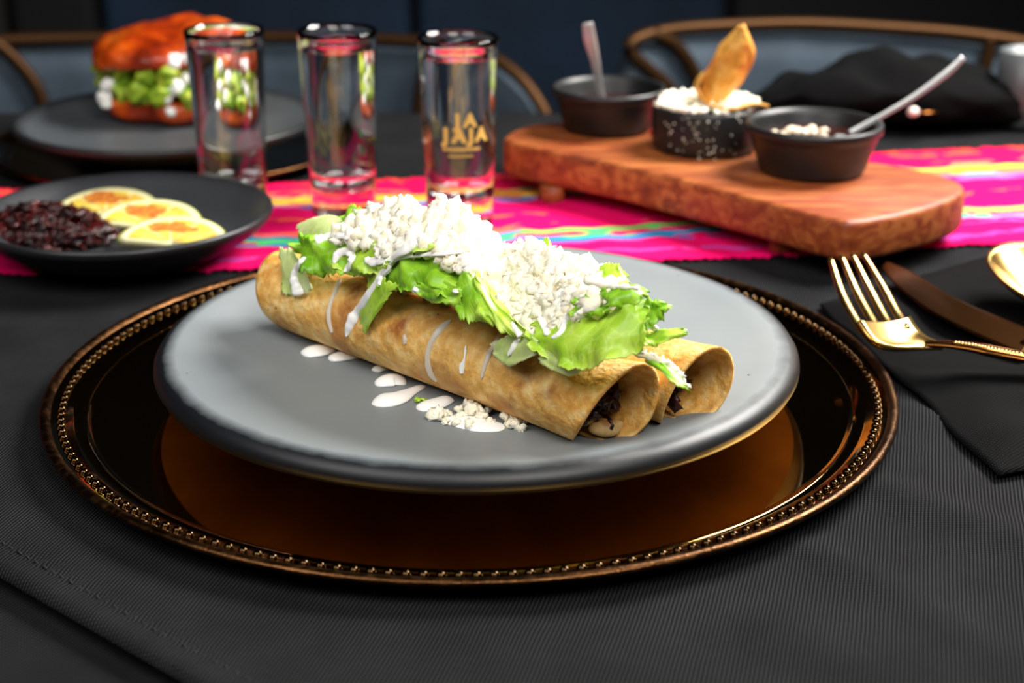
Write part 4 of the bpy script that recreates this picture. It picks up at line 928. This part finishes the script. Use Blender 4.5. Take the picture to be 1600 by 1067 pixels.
# chili heap
g = G(); rnd = random.Random(21); hc = at(70, 355, 1.6)
for i in range(420):
    a = rnd.uniform(0, 6.28); rr = math.sqrt(rnd.random()); x_ = hc.x + 3.6 * rr * math.cos(a); y_ = hc.y - .2 + 1.9 * rr * math.sin(a)
    if math.hypot(x_ + 19.4, y_ - 74.2) > 6.4: continue
    z = 1.0 + max(0, 1.7 * (1 - rr * rr)) - rnd.uniform(0, .35) + .25
    g.add(*blob((x_, y_, z), (rnd.uniform(.25, .6), rnd.uniform(.08, .17), rnd.uniform(.06, .13)), i, .6, 1.6, 2, rotm(rnd)))
g.add(*blob((hc.x, hc.y - .2, 1.5), (3.3, 1.7, .75), 2, .1, 1, 3, clampz=.95))
tag(mk('chili_shreds', g.v, g.f, m_chili), 'glossy dark red dried chili heap in front of the citrus slices', 'chili', kind='stuff')
# ------------------------------------------------------------------ burger
bc = at(272, 190, 1.75); BX, BY, BZ = bc.x, bc.y + 2.6, 1.72
tbn = root('burger', (BX, BY, BZ), 'red sauce-soaked burger with avocado and cream on the back plate', 'burger')
def bun(prof, seed, amp, n_=56):
    V, Fc = lathe(cr(prof, 22), n_); o = []
    for v in V:
        k = 1 + amp * noise.noise(Vector(v) * .45 + Vector((seed, 0, 0))) + amp * .4 * noise.noise(Vector(v) * 1.6 + Vector((seed, 3, 0)))
        o.append((v[0] * k, v[1] * k * .92, v[2] * (1 + amp * .6 * noise.noise(Vector((v[0] * .5, v[1] * .5, seed))))))
    return o, Fc
V, Fc = bun([(0, .12), (3.6, .08), (4.5, .3), (4.75, .9), (4.6, 1.35), (3.6, 1.55), (0, 1.5)], 1, .12); mk('bottom_bun', V, Fc, m_bun, parent=tbn, local=True)
V, Fc = bun([(0, 3.9), (3.8, 3.9), (4.9, 3.75), (5.2, 4.1), (4.9, 4.8), (3.6, 5.6), (1.8, 6.0), (0, 6.1)], 4, .1)
Mx = Matrix.Rotation(math.radians(6), 3, 'Y') @ Matrix.Rotation(math.radians(-3), 3, 'X')
tl = Matrix.Rotation(math.radians(-5), 3, 'Y'); V = [tuple(tl @ Vector(v)) for v in V]; mk('top_bun', V, Fc, m_bun, parent=tbn, local=True)
rnd = random.Random(3)
for i in range(30):
    a = 2 * PI * i / 30 + rnd.uniform(-.1, .1); lay = i % 2; z = 2.1 + lay * 1.15; rr = 4.1 + rnd.uniform(-.2, .35)
    mk('avocado_chunk', *blob((rr * math.cos(a), rr * .92 * math.sin(a), z), (.95, .85, .75), i, .4, 1.4, 3, Matrix.Rotation(a, 3, 'Z')), m_avo, parent=tbn, local=True)
mk('filling_core', *blob((0, 0, 2.8), (3.9, 3.6, 1.4), 5, .1, 1, 3), m_avo, parent=tbn, local=True)
def bpt(u, v, y=BY - 4.3): p = aty(u, v, y); return (p.x - BX, p.y - BY, p.z - BZ)
for i, (u, v, r) in enumerate([(233, 92, .55), (170, 132, .42), (163, 152, .4), (167, 162, .3), (276, 136, .5), (258, 152, .42), (294, 122, .35), (268, 175, .32), (272, 95, .45), (292, 92, .45), (300, 98, .35), (345, 110, .5), (360, 135, .45), (380, 120, .4), (395, 150, .4), (372, 90, .4)]):
    b_ = bpt(u, v, BY - 4.35 + .045 * abs(u - 265) ** 1.0 * .35); mk('cream_dollop', *blob(b_, (r * 1.15, .45, r * 1.1), i, .15, 1.2, 3), m_cream, parent=tbn, local=True)
# ------------------------------------------------------------------ chairs
def chair(label, xc, yb_, toprail, bars, seatx, w_, topz, lean=0):
    t = root('dining_chair', (xc, yb_ - 12, -T), label, 'chair', 'upholstered chairs behind the table')
    def bf(a, b):
        th = (a - .5) * 1.5; xx = xc + w_ * math.sin(th) / math.sin(.75); yy = yb_ - (1 - math.cos(th)) * w_ * 1.0
        zt = topz(xx) - 1.2; zb_ = -34; return Vector((xx, yy, zt + (zb_ - zt) * b))
    mk('back_upholstery', *sheet(bf, 50, 12, 2.2), m_velvet, parent=t)
    mk('top_rail', *tube(cr([tuple(p) for p in toprail], 50), .62, 10), m_brass, parent=t)
    for b in bars: mk('frame_bar', *tube(cr([tuple(p) for p in b], 24), .62, 10), m_brass, parent=t)
    g = G(); g.add(*box(xc - w_ * .85, xc + w_ * .85, yb_ - 35, yb_ - 5, -34, -27)); o = mk('seat', g.v, g.f, m_velvet, parent=t, smooth=False); bevel(o, 2.5, 3)
    for sx in (-1, 1):
        for yy in (yb_ - 33, yb_ - 9): mk('leg', *tube([(xc + sx * w_ * .75, yy, -34), (xc + sx * w_ * .85, yy, -T + .2)], [1.2, .8], 10), m_brass, parent=t)
    return t
def curve_y(xc, yb_, w_):
    def f(x_): s = max(-1, min(1, (x_ - xc) / w_ * math.sin(.75))); return yb_ - (1 - math.sqrt(1 - s * s)) * w_ - 1.6
    return f
def chairpath(pts, fy, extra=0):
    out = []
    for u, v in pts:
        y_ = 135.0
        for _ in range(4): q = aty(u, v, y_); y_ = fy(q.x) - extra
        out.append(aty(u, v, y_))
    return out
xcA, ybA, wA = -30.5, 150.0, 33.0; fA = curve_y(xcA, ybA, wA)
tr = chairpath([(-160, 100), (-60, 72), (0, 63), (150, 59), (330, 58), (500, 59), (660, 65), (730, 75), (783, 98), (822, 132), (852, 178), (862, 210)], fA)
trx = [(p.x, p.z) for p in tr]
def tzA(x_): return polyx(trx, x_)
b1_ = chairpath([(-20, 60), (5, 75), (38, 108), (62, 145), (70, 190)], fA, .3); b2_ = chairpath([(690, 68), (668, 100), (656, 150), (655, 200)], fA, .3)
chair('blue-grey upholstered chair with brass tube rail behind the shot glasses', xcA, ybA, tr, [b1_, b2_], 0, wA, tzA)
xcB, ybB, wB = 37.0, 147.0, 27.5; fB = curve_y(xcB, ybB, wB)
tr = chairpath([(1075, 190), (1048, 140), (1010, 105), (984, 82), (990, 64), (1030, 50), (1100, 42), (1250, 37), (1400, 44), (1500, 52), (1600, 66), (1680, 90), (1730, 140)], fB)
trx2 = [(p.x, p.z) for p in tr[4:]]
def tzB(x_): return polyx(trx2, x_) if x_ > trx2[0][0] else trx2[0][1] - (trx2[0][0] - x_) * 2.5
b1_ = chairpath([(1020, 52), (1050, 66), (1075, 95), (1090, 130), (1098, 190)], fB, .3); b2_ = chairpath([(1548, 58), (1543, 90), (1534, 130), (1528, 190)], fB, .3)
chair('blue-grey upholstered chair with brass tube rail behind the wooden board', xcB, ybB, tr, [b1_, b2_], 0, wB, tzB)
